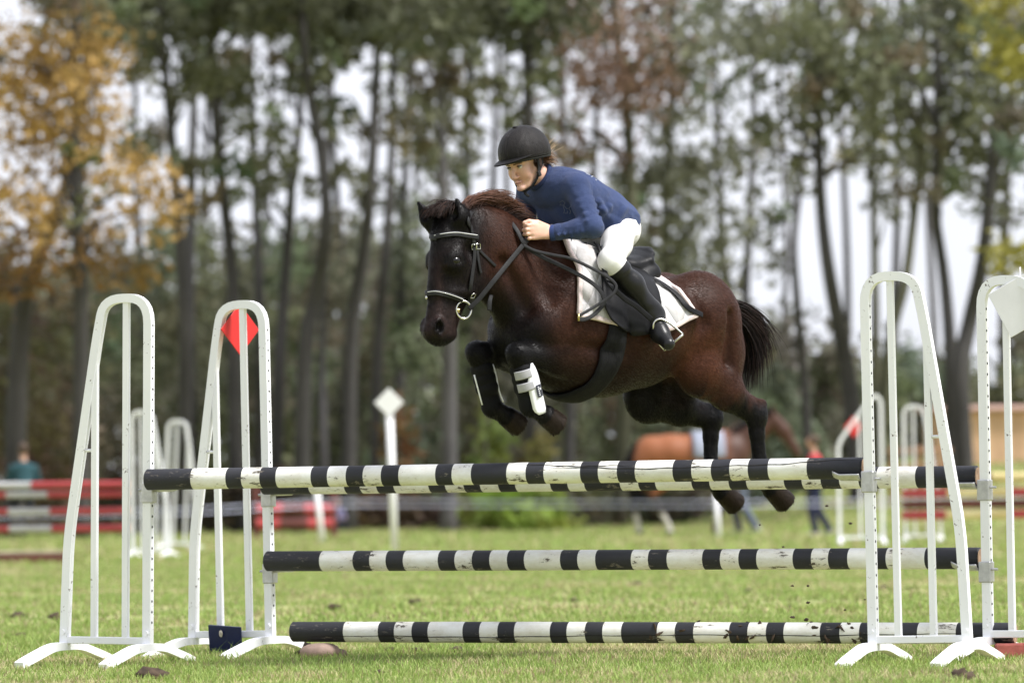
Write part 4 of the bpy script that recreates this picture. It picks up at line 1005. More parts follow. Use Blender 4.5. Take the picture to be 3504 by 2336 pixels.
# buckles
def buckle(x, y, f, parent, w=.022, h=.024, mat=STEEL):
    p, n = hit(f, x, y, .009)
    if p is None: return
    t = Vector((0, 0, 1)); t = (t - n * t.dot(n)).normalized(); u = t.cross(n)
    c = [p + u * (a * w / 2) + t * (b * h / 2) for a, b in ((-1, -1), (1, -1), (1, 1), (-1, 1), (-1, -1))]
    MB().tube(c, .0026, 6).build('buckle', mat, parent, True)
for x, y in ((1620, 843), (1633, 843), (1616, 1008), (1630, 1028)): buckle(x, y, hf, bridle)
MB().ball(hit(hf, 1464, 1018, .006)[0], (.007, .007, .009), 8, 6).build('rivet', STEEL, bridle, True)
for q in (1, -1):
    c = loc(1587, 1060, .062); c = c if q == 1 else mir(c)
    rg = []
    for k in range(25):
        a = 2 * math.pi * k / 24; rg.append(c + Vector((.85 * math.cos(a), -.30 * q * math.cos(a), math.sin(a))) * .040)
    MB().tube(rg, .0052, 8, False).build('bit_ring', STEEL, bridle, True)
    MB().tube([c + Vector((.02, -.005 * q, -.004)), c + Vector((.035, -.035 * q, .0)), Vector((c.x + .03, 0, c.z))], [.011, .009, .008], 8).build('bit_mouthpiece', BRASS, bridle, True)
def rope(name, pts, width, thick, mat=GREY_L, nrm=None):
    P = catmull([loc(*p) for p in pts], 6); mb = MB(); strap(mb, P, nrm or Vector((.35, 1, .15)).normalized(), width, thick); return mb.build(name, mat, bridle, True)
rope('rein', [(1604, 1058, .075), (1640, 1022, .10), (1690, 960, .125), (1745, 892, .125), (1798, 828, .125), (1812, 805, .125)], .022, .005)
rope('rein', [(1790, 838, .125), (1830, 858, .15), (1890, 872, .20), (1953, 885, .25), (2033, 922, .30), (2086, 953, .335), (2108, 978, .35), (2098, 1005, .35), (2065, 1030, .335), (2030, 1052, .32), (1982, 1080, .31)], .014, .007)
rope('rein', [(1796, 842, .115), (1850, 876, .16), (1922, 910, .215), (1995, 948, .265), (2045, 984, .30), (2067, 1021, .315), (2061, 1046, .315), (2030, 1078, .312), (2000, 1092, .312), (1980, 1092, .31)], .019, .005)
rope('rein', [(1748, 760, .06), (1770, 790, .10), (1790, 828, .125), (1800, 842, .125)], .02, .005)
mb = MB(); p = loc(1980, 1086, .315); mb.tube([p + Vector((0, 0, .016)), p + Vector((0, 0, -.016))], .006, 8); mb.build('rein_buckle', BRASS, bridle, True)
rope('martingale_tail', [(1682, 1005, .05), (1676, 1030, .06), (1674, 1062, .06)], .020, .005)

# ---- tendon boots on the forelegs
BOOT_B = simple('neoprene_black', (.007, .007, .008), .7, .3, 20, .4, 260, spec=.12); BOOT_W = simple('white_vinyl', (.80, .81, .84), .35, .06, 14)
BOOT_G = simple('grey_elastic', (.34, .34, .36), .7, .12, 40, .3, 300); LOGO = simple('logo_patch', (.03, .032, .05), .4)
for (q, el, kn, fe, co, ho), lab in zip(FORE, ('black tendon boot with white shell on the pony foreleg nearer the rails', 'black tendon boot with thin white rim on the leading foreleg')):
    bt = hthing('tendon_boot', lab, 'leg boot', 'leg boots on the pony forelegs')
    ax = (fe - kn).normalized(); c = lambda t, r: kn.lerp(fe, t)
    lat = Vector((0, 1, 0)); bk = ax.cross(lat).normalized()
    if bk.x > 0: bk = -bk
    bf = Field([min(kn[i], fe[i]) - .09 for i in range(3)], [max(kn[i], fe[i]) + .09 for i in range(3)], .0035)
    bf.chain([(*c(.22, 0), .047, .040), (*c(.45, 0), .045, .037), (*c(.72, 0), .045, .038), (*c(.98, 0), .052, .046)], .012)
    for t in (.30, .47, .64): bf.seg(kn.lerp(fe, t) + lat * -.01, kn.lerp(fe, t) + lat * .01, .049, .049, .046, .046, k=.003)
    bv, bfa = bf.surface(1); mesh_np('sleeve', bv, bfa, BOOT_B, bt, True)
    if q == 1:
        # white outer shell: capsule-shaped plate on the near side / back of the cannon
        rows = []
        for i in range(15):
            t = i / 14; cc = kn.lerp(fe, .20 + .98 * t); w = .040 * (min(1, (t + .02) * 2.6) ** .8 if t < .5 else max(.25, 1 - max(0, (t - .86) / .14) ** 2) ** .5); row = []
            for j in range(7):
                a = (j / 6 - .5) * 2; ang = R(8) + a * w / .052; row.append(cc + lat * (.058 * math.cos(ang)) + bk * (.060 * math.sin(ang) + .012))
            rows.append(row)
        MB().sheet(rows, .006).build('shell', BOOT_W, bt, True)
        for t in (.36, .60):
            mb = MB(); cc = kn.lerp(fe, t); P = [cc + lat * (.0585 * math.cos(a)) + bk * (.060 * math.sin(a)) for a in [R(-75 + 13 * k) for k in range(10)]]
            strap(mb, P, [(p - cc).normalized() for p in P], .040, .004); mb.build('elastic_strap', BOOT_G, bt, True)
        cc = kn.lerp(fe, .74); ang = R(12); p0 = cc + lat * (.065 * math.cos(ang)) + bk * (.060 * math.sin(ang) + .012); n_ = (lat * math.cos(ang) + bk * math.sin(ang)).normalized()
        mb = MB(); strap(mb, [p0 - ax * .028, p0, p0 + ax * .028], n_, .034, .004); mb.build('logo_patch', LOGO, bt)
        mb = MB(); u_ = ax.cross(n_).normalized()
        for k in range(5):                                    # tiny print running along the patch
            b0 = p0 + n_ * .003 + ax * (-.020 + .009 * k) + u_ * .008; mb.tube([b0, b0 + ax * .005], .0013, 4); mb.tube([b0 + u_ * -.004, b0 + u_ * -.004 + ax * .005], .0010, 4)
        mb.tube([p0 + n_ * .003 - ax * .012 - u_ * .008, p0 + n_ * .003 - ax * .004 - u_ * .008, p0 + n_ * .003 - ax * .004 - u_ * .002, p0 + n_ * .003 - ax * .012 - u_ * .002, p0 + n_ * .003 - ax * .012 - u_ * .008], .0013, 4)
        mb.build('print', BOOT_W, bt)
    else:
        mb = MB(); P = [kn.lerp(fe, .26 + .10 * k) + bk * (.043 + .004 * math.sin(k)) + lat * .034 for k in range(8)]
        strap(mb, P, (lat * .8 + bk * .6).normalized(), .012, .005); mb.build('rim', BOOT_W, bt, True)
        mb = MB()
        P = [kn.lerp(fe, .34 + .14 * k) - bk * .0515 for k in range(5)]; strap(mb, P, -bk, .008, .004); mb.build('rim', BOOT_W, bt, True)
# ================================================================ rider (built in the horse's frame)
rider = hthing('person', 'rider in blue sweatshirt, white breeches and black helmet leaning forward on the jumping pony', 'person')
HB = R(54) - YAW                                                  # head turned further towards the camera
E0 = loc(1763, 572, 0.0)
def rotm(yaw, pitch, roll): return Matrix.Rotation(yaw, 4, 'Z') @ Matrix.Rotation(pitch, 4, 'Y') @ Matrix.Rotation(roll, 4, 'X')
HEAD = Matrix.Translation(E0) @ rotm(HB, R(21), R(6))
def hd(*p): return HEAD @ Vector(p)
NB = loc(1893, 640, 0); SH = {1: loc(1972, 640, .165), -1: Vector((.27, -.165, .545))}
EL = {1: loc(2024, 776, .285), -1: Vector((.255, -.225, .44))}; WR = {1: loc(1888, 797, .14), -1: Vector((.41, -.125, .365))}
PC = Vector((-.042, 0, .375)); HP = {q: Vector((-.062, q * .082, .368)) for q in (1, -1)}
kn_ = loc(2093, 893, .27); an_ = loc(2240, 1080, .31); KN = {1: kn_, -1: mir(kn_)}; AN = {1: an_, -1: mir(an_)}
he_ = loc(2236, 1112, .30); to_ = loc(2287, 1176, .425); HE = {1: he_, -1: mir(he_)}; TO = {1: to_, -1: mir(to_)}
def torso(f, e):
    f.chain([(.275, 0, .545, .085 + e, .135 + e), (.17, 0, .505, .112 + e, .150 + e), (.04, 0, .437, .103 + e, .135 + e), (-.05, 0, .388, .103 + e, .138 + e)], .04)
    f.ell((.20, .065, .425), (.075 + e, .07 + e, .06 + e), k=.05); f.ell((.20, -.065, .425), (.075 + e, .07 + e, .06 + e), k=.05)
def arms(f, e, to=1.0, ks=.04):
    for q in (1, -1):
        f.seg((.25, q * .06, .555), SH[q], .070 + e, .056 + e, k=.05)
        f.seg(SH[q], SH[q].lerp(EL[q], .5), .056 + e, .046 + e, k=ks); f.seg(SH[q].lerp(EL[q], .5), EL[q], .046 + e, .039 + e, k=min(ks, .03))
        f.seg(EL[q], EL[q].lerp(WR[q], .35), .039 + e, .037 + e, k=.02); f.seg(EL[q].lerp(WR[q], .35), EL[q].lerp(WR[q], to), .037 + e, .027 + e, k=.02)
def legs(f, e, to=1.0):
    f.ell(PC, (.105 + e, .135 + e, .105 + e), k=.03)
    for q in (1, -1):
        f.ell(HP[q] + Vector((-.025, 0, -.01)), (.08 + e, .066 + e, .082 + e), k=.05)
        m = HP[q].lerp(KN[q], .5) + Vector((0, q * .008, 0))
        f.seg(HP[q], m, .074 + e, .065 + e, k=.05); f.seg(m, KN[q], .065 + e, .050 + e, k=.03)
        f.ell(KN[q] + Vector((.012, 0, .0)), (.050 + e, .046 + e, .052 + e), k=.03)
        f.seg(KN[q], KN[q].lerp(AN[q], .3 * to), .047 + e, .045 + e, k=.03)
bf_ = Field((-.28, -.50, -.26), (.66, .52, .98), .0034)
torso(bf_, -.012); arms(bf_, -.006); legs(bf_, -.012)
for q in (1, -1):
    bf_.seg(KN[q].lerp(AN[q], .3), AN[q], .038, .030, k=.02); bf_.seg(HE[q], TO[q], .028, .022, k=.02); bf_.seg(AN[q], HE[q], .034, .03, k=.02)
# neck and head
bf_.seg(NB, hd(-.105, 0, -.05), .056, .052, k=.03)
bf_.use(HEAD)
bf_.ell((-.088, 0, .045), (.094, .070, .088), k=.02)
bf_.seg((-.038, 0, .02), (-.045, 0, -.075), .056, .044, .054, .036, k=.02)
bf_.seg((-.055, 0, -.06), (-.018, 0, -.098), .034, .021, .040, .021, k=.02)
for q in (1, -1):
    bf_.seg((-.085, q * .050, -.04), (-.030, q * .020, -.098), .018, .014, k=.02)
    bf_.ell((-.018, q * .032, -.036), (.025, .024, .030), k=.03)
    bf_.seg((.010, q * .008, .022), (-.006, q * .046, .020), .008, .007, k=.018)
    bf_.ell((.0165, q * .030, .0005), (.012, .0145, .0075), k=.009, sub=True)
    bf_.ell((.019, q * .0100, -.0455), (.009, .0065, .0058), k=.008)
    bf_.ell((-.088, q * .076, -.012), (.017, .008, .030), k=.006); bf_.ell((-.084, q * .086, -.010), (.010, .006, .020), k=.004, sub=True)
bf_.seg((.015, 0, .004), (.033, 0, -.040), .0075, .0095, k=.010)
bf_.ell((.028, 0, -.042), (.0095, .0085, .008), k=.008)
bf_.seg((.0140, -.017, -.0690), (.0205, 0, -.0670), .0040, .0046, k=.010); bf_.seg((.0205, 0, -.0670), (.0140, .017, -.0690), .0046, .0040, k=.010)
bf_.seg((.0130, -.013, -.0765), (.0180, 0, -.0775), .0042, .0050, k=.010); bf_.seg((.0180, 0, -.0775), (.0130, .013, -.0765), .0050, .0042, k=.010)
bf_.ell((.008, 0, -.100), (.018, .020, .015), k=.012)
bf_.use(None)
# hands closed on the reins
for q in (1, -1):
    w = WR[q]; kc = loc(1812, 792, .135) if q == 1 else Vector((.52, -.10, .36)); fwd = (kc - w).normalized(); lat = Vector((0, q, 0)); lat = (lat - fwd * lat.dot(fwd)).normalized(); up = Vector((0, 0, 1)); up = (up - fwd * up.dot(fwd) - lat * up.dot(lat)).normalized()
    P = lambda a, b, c: w + fwd * a + lat * b + up * c
    L = (kc - w).length
    bf_.seg(P(-.02, 0, 0), P(.02, 0, 0), .024, .026, .019, .018, k=.015, lat=tuple(lat))
    bf_.seg(P(.02, 0, .004), P(L * .80, .004, .006), .028, .036, .015, .016, k=.012, lat=tuple(lat)); bf_.seg(P(.03, 0, -.012), P(L * .78, .002, -.016), .018, .020, .015, .014, k=.012, lat=tuple(lat))
    for i in range(4):
        z = .030 - i * .0195; ln = (.034, .038, .035, .028)[i]; r = (.0098, .0100, .0096, .0086)[i]; mx = L * (.88 + (.02, .04, .03, -.02)[i])
        m0 = P(mx, .006, z); p1 = P(mx + ln * .72, .001, z - .003); p2 = P(mx + ln * .62, -.026, z - .004); p3 = P(mx + ln * .05, -.034, z - .003)
        bf_.seg(P(mx - .03, .002, z * .9), m0, r, r * 1.08, k=.006); bf_.seg(m0, p1, r * 1.05, r * .96, k=.003); bf_.seg(p1, p2, r * .96, r * .9, k=.003); bf_.seg(p2, p3, r * .9, r * .8, k=.003)
    bf_.seg(P(.025, -.006, .026), P(L * .62, -.004, .044), .015, .0125, k=.010); bf_.seg(P(L * .62, -.004, .044), P(L * .96, -.012, .047), .0118, .0112, k=.004); bf_.seg(P(L * .96, -.012, .047), P(L * 1.12, -.020, .040), .011, .0095, k=.003)
BV, BF = bf_.surface(1)
Hi = HEAD.inverted(); Hn = np.array(Hi)
def skin_colour(V):
    C = np.ones((len(V), 3)) * np.array((.66, .40, .305)); h = (V @ Hn[:3, :3].T) + Hn[:3, 3]
    def put(w, c): nonlocal C; w = np.clip(w, 0, 1)[:, None]; C = C * (1 - w) + np.asarray(c) * w
    n = vnoise(V, 45, 3) * .6 + vnoise(V, 140, 4) * .4
    C = C * (.90 + .2 * n)[:, None]
    for q in (1, -1):
        put(sstep(.032, .008, np.linalg.norm(h - np.array((-.008, q * .038, -.040)), axis=1)) * .28, (.60, .26, .19))     # cheeks
        e = np.hypot((h[:, 1] - q * .031) / 1.7, h[:, 2] - .0); put(sstep(.0125, .006, e) * (h[:, 0] > -.01) * .45, (.30, .15, .10))       # eyelids
        bz = h[:, 2] - (.0175 - 4.5 * (np.abs(h[:, 1]) - .03) ** 2); put(sstep(.0052, .0025, np.abs(bz)) * sstep(.006, .012, h[:, 1] * q) * sstep(.052, .044, h[:, 1] * q) * (h[:, 0] > -.02), (.10, .05, .03))
    put(sstep(.016, .006, np.linalg.norm(h - np.array((.032, 0, -.046)), axis=1)) * .3, (.60, .26, .19))
    lp = np.hypot(h[:, 1] / 2.6, h[:, 2] + .0725); put(sstep(.0090, .0055, lp) * (h[:, 0] > .005) * .6, (.50, .21, .17))
    put(sstep(.0022, .0010, np.abs(h[:, 2] + .0725)) * (np.abs(h[:, 1]) < .021) * (h[:, 0] > .005), (.14, .04, .035))
    # scalp hair
    sc = sstep(.030, .040, h[:, 2] + .25 * (h[:, 0] < -.07)) * (h[:, 2] > -.045) * (np.linalg.norm(h - np.array((-.088, 0, .03)), axis=1) < .14) * (h[:, 0] < .03)
    put(sc, (.075, .032, .016))
    return C
m, nt, bs = new_mat('skin')
vc = nt.nodes.new('ShaderNodeVertexColor'); vc.layer_name = 'Col'; nt.links.new(vc.outputs[0], bs.inputs['Base Color'])
bs.inputs['Roughness'].default_value = .48; bs.inputs['Subsurface Weight'].default_value = .12; bs.inputs['Subsurface Radius'].default_value = (.012, .005, .003); bs.inputs['Subsurface Scale'].default_value = .5
n2 = tex(nt, 'ShaderNodeTexNoise', 400, 3, .6); bump(nt, bs, n2.outputs['Fac'], .12, .002)
mesh_np('body', BV, BF, m, rider, True, skin_colour(BV))
EYE_W = simple('eye_white', (.62, .60, .58), .15, .05); EYE_I = simple('iris', (.075, .085, .06), .1, .2, 300); EYE_P = simple('pupil', (.004, .004, .004), .08)
RH = HEAD.to_3x3()
for q in (1, -1):
    c = hd(.0020, q * .0300, .0); e = MB().ball(c, (.0115, .0115, .0115), 14, 10).build('eye', EYE_W, rider, True)
    g = RH @ Vector((1, -.10 * 1, .02)).normalized()
    MB().lathe([(.0, .0004), (.0056, 0), (.0056, -.002)], c + g * .0104, g, 14).build('iris', EYE_I, e, True); MB().lathe([(.0, .0012), (.0026, .0008), (.0026, -.001)], c + g * .0104, g, 12).build('pupil', EYE_P, e, True)
    # upper lid and lashes
    P = [hd(.0025 + .0122 * math.cos(a), q * .0300 + .0122 * math.sin(a) * 1.08, .0048 - .0030 * abs(math.sin(a)) ** 2) for a in [R(-72 + 12 * k) for k in range(13)]]
    MB().tube(P, [.0016 + .0014 * math.sin(math.pi * k / 12) for k in range(13)], 6).build('eyelid', simple('lash', (.05, .022, .014), .6), rider, True)

# ---- sweatshirt
sw = Field((-.30, -.46, .22), (.50, .46, .74), .0045)
torso(sw, .012)
sw.chain([(.10, 0, .485, .120, .160), (-.01, 0, .432, .118, .160), (-.09, 0, .388, .108, .156), (-.125, 0, .366, .098, .148)], .03)      # loose body
sw.seg((.02, -.15, .35), (.02, .15, .35), .03, .03, k=.05)
X, Y, Z = sw._grid((slice(None),) * 3)
hem = -(X + .135 - .55 * np.maximum(0, .40 - Z)) + .006 * np.sin(Y * 31 + 1)                   # the hem rides up towards the front
sw.D = np.maximum(sw.D, hem); sw.D = np.maximum(sw.D, .318 - Z)
hm = Field((-.30, -.46, .22), (.50, .46, .74), .0045)
arms(sw, .007, .93, .014)
for q in (1, -1):
    for k in range(6):                                             # folds at elbow, armpit, cuff
        t = .06 + .15 * k; a = EL[q].lerp(WR[q], t); sw.seg(a + Vector((-.01, q * .026, .024)), a + Vector((.03, q * .028, -.018)), .010, .008, k=.012)
    for k in range(5):
        t = .30 + .16 * k; a = SH[q].lerp(EL[q], t); sw.seg(a + Vector((.038, q * .024, .012)), a + Vector((-.038, q * .026, .030)), .011, .008, k=.012)
    sw.ell(EL[q] + Vector((-.010, q * .006, -.006)), (.047, .046, .046), k=.02)
    sw.seg(EL[q].lerp(WR[q], .84), EL[q].lerp(WR[q], .95), .040, .036, k=.006)
    sw.seg((.24, q * .09, .60), (.08, q * .14, .52), .012, .016, k=.02); sw.seg((.15, q * .14, .47), (.03, q * .155, .39), .014, .010, k=.018)
    sw.seg((.10, q * .15, .50), (-.06, q * .155, .42), .012, .010, k=.018); sw.seg((.0, q * .158, .47), (-.12, q * .145, .42), .010, .010, k=.015); sw.seg((.18, q * .12, .53), (.04, q * .12, .475), .010, .010, k=.02)
    rf = random.Random(40 + q)
    def on_cloth(x, z):
        yy = np.linspace(.26, .02, 120); D = fsample(sw, np.stack([np.full(120, x), q * yy, np.full(120, z)], 1)); k_ = int(np.argmax(D < 0)); return Vector((x, q * yy[k_], z)) if D[k_] < 0 else None
    for k in range(6):                                             # crisp creases lying on the cloth
        x0, z0 = rf.uniform(-.08, .18), rf.uniform(.37, .45); z0 += x0 * .3; P_ = []; dx, dz = rf.uniform(-.08, .08), rf.uniform(-.05, .07)
        for t in (0, .33, .66, 1.0):
            p_ = on_cloth(x0 + dx * t, z0 + dz * t + .012 * math.sin(t * 3)); P_.append(p_)
        if all(P_):
            for c0, c1, r0, r1 in zip(P_[:-1], P_[1:], (.004, .0075, .006), (.0075, .006, .003)): sw.seg(c0, c1, r0, r1, k=.022)
    for k in range(5):
        t = rf.uniform(.05, .75); a0 = EL[q].lerp(WR[q], t) + Vector((0, q * .036, rf.uniform(-.02, .02))); sw.seg(a0, a0 + Vector((rf.uniform(-.01, .03), -q * .004, rf.choice((-1, 1)) * rf.uniform(.02, .04))), .007, .003, k=.010)
        pass
nk = hd(-.105, 0, -.05); sw.seg(NB.lerp(nk, .25), nk.lerp(NB, -.4), .058, .06, k=.004, sub=True)
WV, WF = sw.surface(1)
m, nt, bs = new_mat('blue_fleece')
n1 = tex(nt, 'ShaderNodeTexNoise', 7, 5, .6); n2 = tex(nt, 'ShaderNodeTexNoise', 420, 2, .7); n3 = tex(nt, 'ShaderNodeTexNoise', 22, 3, .55)
r1 = ramp(nt, n1.outputs['Fac'], [(.3, (.032, .049, .122)), (.7, (.048, .071, .165))]); nt.links.new(r1.outputs[0], bs.inputs['Base Color'])
ad = nt.nodes.new('ShaderNodeMath'); ad.operation = 'MULTIPLY_ADD'; ad.inputs[1].default_value = 3.0; nt.links.new(n3.outputs['Fac'], ad.inputs[0]); nt.links.new(n2.outputs['Fac'], ad.inputs[2])
bump(nt, bs, ad.outputs[0], .6, .010); bs.inputs['Roughness'].default_value = .92; bs.inputs['Sheen Weight'].default_value = .10; bs.inputs['Specular IOR Level'].default_value = .15
BLUE = m; sweat = mesh_np('sweatshirt', WV, WF, BLUE, rider, True)
RIB = simple('ribbed_collar', (.016, .028, .085), .95, .25, 60, .5, 200)
ax = (nk - NB).normalized(); u = ax.orthogonal().normalized(); v = ax.cross(u)
ring = [NB.lerp(nk, .56) + (u * math.cos(a) + v * math.sin(a)) * .0615 for a in [2 * math.pi * k / 28 for k in range(29)]]
MB().tube(ring, .0125, 8, False, squash=(1, 1)).build('collar', RIB, sweat, True)
for q in (1, -1):
    c = EL[q].lerp(WR[q], .95); d = (WR[q] - EL[q]).normalized(); MB().lathe([(.032, -.03), (.0385, -.026), (.0375, .01), (.036, .018), (.030, .018)], c, d, 20).build('cuff', RIB if q < 0 else simple('cuff_rib', (.026, .048, .155), .95, .25, 60, .5, 200), sweat, True)
# hem band
# chest emblem and back print: pale threads lying on the cloth
PRINT = simple('pale_print', (.50, .52, .56), .8)
def threads(name, strokes, w, mat):
    mb = MB(); ok = False
    for st in strokes:
        H = [hit(sw, x, y, .002) for x, y in st]; P = [h[0] for h in H if h[0] is not None]
        if len(P) > 1: mb.tube(P, w, 5); ok = True
    if ok: mb.build(name, mat, sweat, True)
A_ = lambda x, y: (1400 + x / 2.529, 380 + y / 2.529)
threads('emblem', [[A_(1302, 790), A_(1325, 772), A_(1350, 790), A_(1338, 815), A_(1318, 812)], [A_(1340, 815), A_(1365, 845), A_(1385, 840), A_(1408, 812)], [A_(1335, 822), A_(1345, 858), A_(1340, 884)], [A_(1350, 884), A_(1372, 884), A_(1368, 862)], [A_(1385, 845), A_(1398, 868), A_(1390, 890)], [A_(1312, 800), A_(1306, 818)]], .0011, simple('emblem_thread', (.17, .19, .26), .8))
threads('back_print', [[A_(1518, 532), A_(1545, 545)], [A_(1530, 545), A_(1562, 556)], [A_(1552, 540), A_(1540, 562)], [A_(1570, 552), A_(1590, 566), A_(1572, 572)], [A_(1596, 568), A_(1622, 580)], [A_(1604, 560), A_(1596, 590)], [A_(1618, 572), A_(1640, 592), A_(1622, 604), A_(1610, 594)]], .0014, PRINT)

# ---- breeches
br = Field((-.28, -.40, .05), (.32, .40, .56), .0045)
legs(br, .004, .5); br.ell((-.03, 0, .405), (.09, .13, .09), k=.03)
for q in (1, -1):
    br.seg(HP[q] + Vector((-.05, q * .06, .05)), HP[q].lerp(KN[q], .6) + Vector((.0, q * .055, -.03)), .006, .005, k=.012)
    br.seg(KN[q] + Vector((-.04, q * .04, .02)), KN[q] + Vector((.03, q * .05, .03)), .007, .005, k=.012); br.seg(KN[q] + Vector((-.045, q * .035, .0)), KN[q] + Vector((.02, q * .052, -.005)), .006, .005, k=.012)
    br.seg(HP[q].lerp(KN[q], .2) + Vector((-.07, q * .045, .0)), HP[q].lerp(KN[q], .35) + Vector((.06, q * .05, .03)), .008, .006, k=.016)
V_, F_ = br.surface(1)
WHITE_B = simple('white_stretch_cotton', (.80, .79, .79), .75, .05, 12, .25, 320); mesh_np('breeches', V_, F_, WHITE_B, rider, True)

# ---- boots
bo = Field((-.24, -.52, -.28), (.22, .54, .24), .0045)
for q in (1, -1):
    k0 = KN[q].lerp(AN[q], .14); mid = KN[q].lerp(AN[q], .45) + Vector((-.006, 0, .008)); lo = KN[q].lerp(AN[q], .82)
    bo.cone(KN[q].lerp(AN[q], .08), KN[q].lerp(AN[q], .2), .052, .054, k=.02); bo.seg(KN[q].lerp(AN[q], .2), mid, .050, .053, k=.03); bo.seg(mid, lo, .053, .042, k=.03); bo.seg(lo, AN[q], .044, .043, k=.03); bo.seg(AN[q], HE[q], .044, .038, k=.02)
    m0 = HE[q].lerp(TO[q], .45); bo.seg(AN[q], m0, .042, .040, k=.02); bo.seg(HE[q], m0, .034, .041, k=.02); bo.seg(m0, TO[q], .041, .031, k=.02)
    for t, r_ in ((.90, .047), (.96, .048), (1.02, .046)): bo.seg(KN[q].lerp(AN[q], t) + Vector((0, 0, .012)), KN[q].lerp(AN[q], t) + Vector((.01, 0, -.012)), r_, r_, k=.006)
V_, F_ = bo.surface(1)
m = simple('boot_rubber', (.010, .010, .0105), .30, .3, 9, .25, 150, spec=.30)
for q in (1, -1):
    sel = V_[:, 1] * q > 0; idx = np.full(len(V_), -1); idx[sel] = np.arange(sel.sum()); Fq = idx[F_]; Fq = Fq[(Fq >= 0).all(1)]
    mesh_np('boot', V_[sel], Fq, m, rider, True)

# ---- helmet
helmet = hthing('riding_helmet', 'black cloth covered riding helmet with peak and chin strap on the rider', 'helmet')
m, nt, bs = new_mat('helmet_silk')
n1 = tex(nt, 'ShaderNodeTexNoise', 16, 5, .6, stretch=(1, 1, .35), dist=.8); n2 = tex(nt, 'ShaderNodeTexNoise', 500, 2, .6)
r1 = ramp(nt, n1.outputs['Fac'], [(.3, (.009, .0082, .0082)), (.72, (.022, .019, .0185))]); nt.links.new(r1.outputs[0], bs.inputs['Base Color'])
ad = nt.nodes.new('ShaderNodeMath'); ad.operation = 'MULTIPLY_ADD'; ad.inputs[1].default_value = 6.0; nt.links.new(n1.outputs['Fac'], ad.inputs[0]); nt.links.new(n2.outputs['Fac'], ad.inputs[2])
bump(nt, bs, ad.outputs[0], .4, .004); bs.inputs['Roughness'].default_value = .5; bs.inputs['Specular IOR Level'].default_value = .16
SILK = m
HM = HEAD @ Matrix.Translation((-.092, .006, .038)) @ Matrix.Rotation(R(-6), 4, 'Y')
rows = []; NA = 48
for i in range(17):
    t = i / 16; row = []
    for k in range(NA + 1):
        a = 2 * math.pi * k / NA; rim = R(97 + 7 * (1 - math.cos(a)) * .5 * 1.6); th = t * rim; wob = 1 + .006 * math.sin(a * 9 + t * 4) * t
        p = Vector((.133 * math.sin(th) * math.cos(a), .110 * math.sin(th) * math.sin(a), .123 * math.cos(th))) * wob
        row.append(HM @ p)
    rows.append(row)
MB().sheet(rows, .010).build('shell', SILK, helmet, True)
edge = rows[-1][:-1]; mb = MB(); strap(mb, [p for p in edge], [(p - HM @ Vector((0, 0, 0))).normalized() for p in edge], .020, .009, True); mb.build('rim_band', simple('rim_band', (.010, .010, .011), .6, .3, 30, .5, 200), helmet, True)
rows = []
for i in range(6):
    u = i / 5; row = []
    for k in range(17):
        a = R(-62 + 124 * k / 16); ext = .090 * math.cos(a * 1.35) * u; row.append(HM @ Vector(((.131 + ext) * math.cos(a), .111 * math.sin(a), -.004 - .010 * u * math.cos(a))))
    rows.append(row)
MB().sheet(rows, .004).build('peak', simple('peak_cloth', (.009, .0085, .009), .6, .3, 30, spec=.12), helmet, True)
MB().ball(HM @ Vector((.020, 0, .125)), (.014, .014, .007), 12, 8).build('button', SILK, helmet, True)
STRAPM = simple('webbing', (.008, .008, .009), .75, .3, 80, .5, 300)
for q in (1, -1):
    P = catmull([hd(-.075, q * .083, .03), hd(-.072, q * .080, -.02), hd(-.058, q * .070, -.065), hd(-.03, q * .045, -.103), hd(-.008, q * .012, -.120), hd(-.006, -q * .002, -.121)], 5)
    mb = MB(); strap(mb, P, [((p - hd(-.06, 0, -.03)).normalized()) for p in P], .018, .005); mb.build('chin_strap', STRAPM, helmet, True)
    P = catmull([hd(-.125, q * .078, .03), hd(-.105, q * .080, -.02), hd(-.062, q * .072, -.062)], 5); mb = MB(); strap(mb, P, [((p - hd(-.06, 0, -.03)).normalized()) for p in P], .014, .004); mb.build('chin_strap', STRAPM, helmet, True)
MB().box(hd(-.060, .074, -.064), (.022, .012, .026), RH, .003).build('strap_slider', STRAPM, helmet)
P = catmull([hd(-.006, .004, -.121), hd(.0, .010, -.135), hd(-.008, .018, -.150)], 4); mb = MB(); strap(mb, P, (RH @ Vector((.6, .6, 0))).normalized(), .013, .004); mb.build('strap_end', STRAPM, helmet, True)

# ---- ponytail
G = []; GC = []
for i in range(330):
    p = hd(-.160 + random.gauss(0, .008), .035 + random.gauss(0, .022), -.012 + random.gauss(0, .014)); L = random.uniform(.045, .08); g = [p.copy()]
    wisp = random.random() < .10
    d = RH @ Vector((-1, .25 + random.gauss(0, .12), (.45 if wisp else -.25) + random.gauss(0, .10))); d.normalize()
    if wisp: L *= 1.5
    for k in range(6):
        p = p + d * (L / 6); d = (d + Vector((-.05, 0, (.02 if wisp else -.20) + random.gauss(0, .07)))).normalized(); g.append(p.copy())
    G.append(g); GC.append((1 if wisp else random.random() * .8, random.uniform(.75, 1.3)))
def pony_col(gi, t, p): r, v = GC[gi]; k = r * t; return tuple(v * (a * (1 - k) + b * k) for a, b in zip((.16, .075, .038), (.62, .47, .31)))
strands('hair', G, HAIR, rider, .0012, pony_col)
G = []; GC = []
for i in range(160):
    q = 1 if random.random() < .75 else -1; p = hd(-.075 + random.gauss(0, .016), q * .078, .03); e = hd(-.15, q * .05, -.02); g = [p.lerp(e, k / 5) + Vector((0, q * .01 * math.sin(math.pi * k / 5), -.012 * math.sin(math.pi * k / 5) + random.gauss(0, .001))) for k in range(6)]
    G.append(g); GC.append((.1, random.uniform(.7, 1.3)))
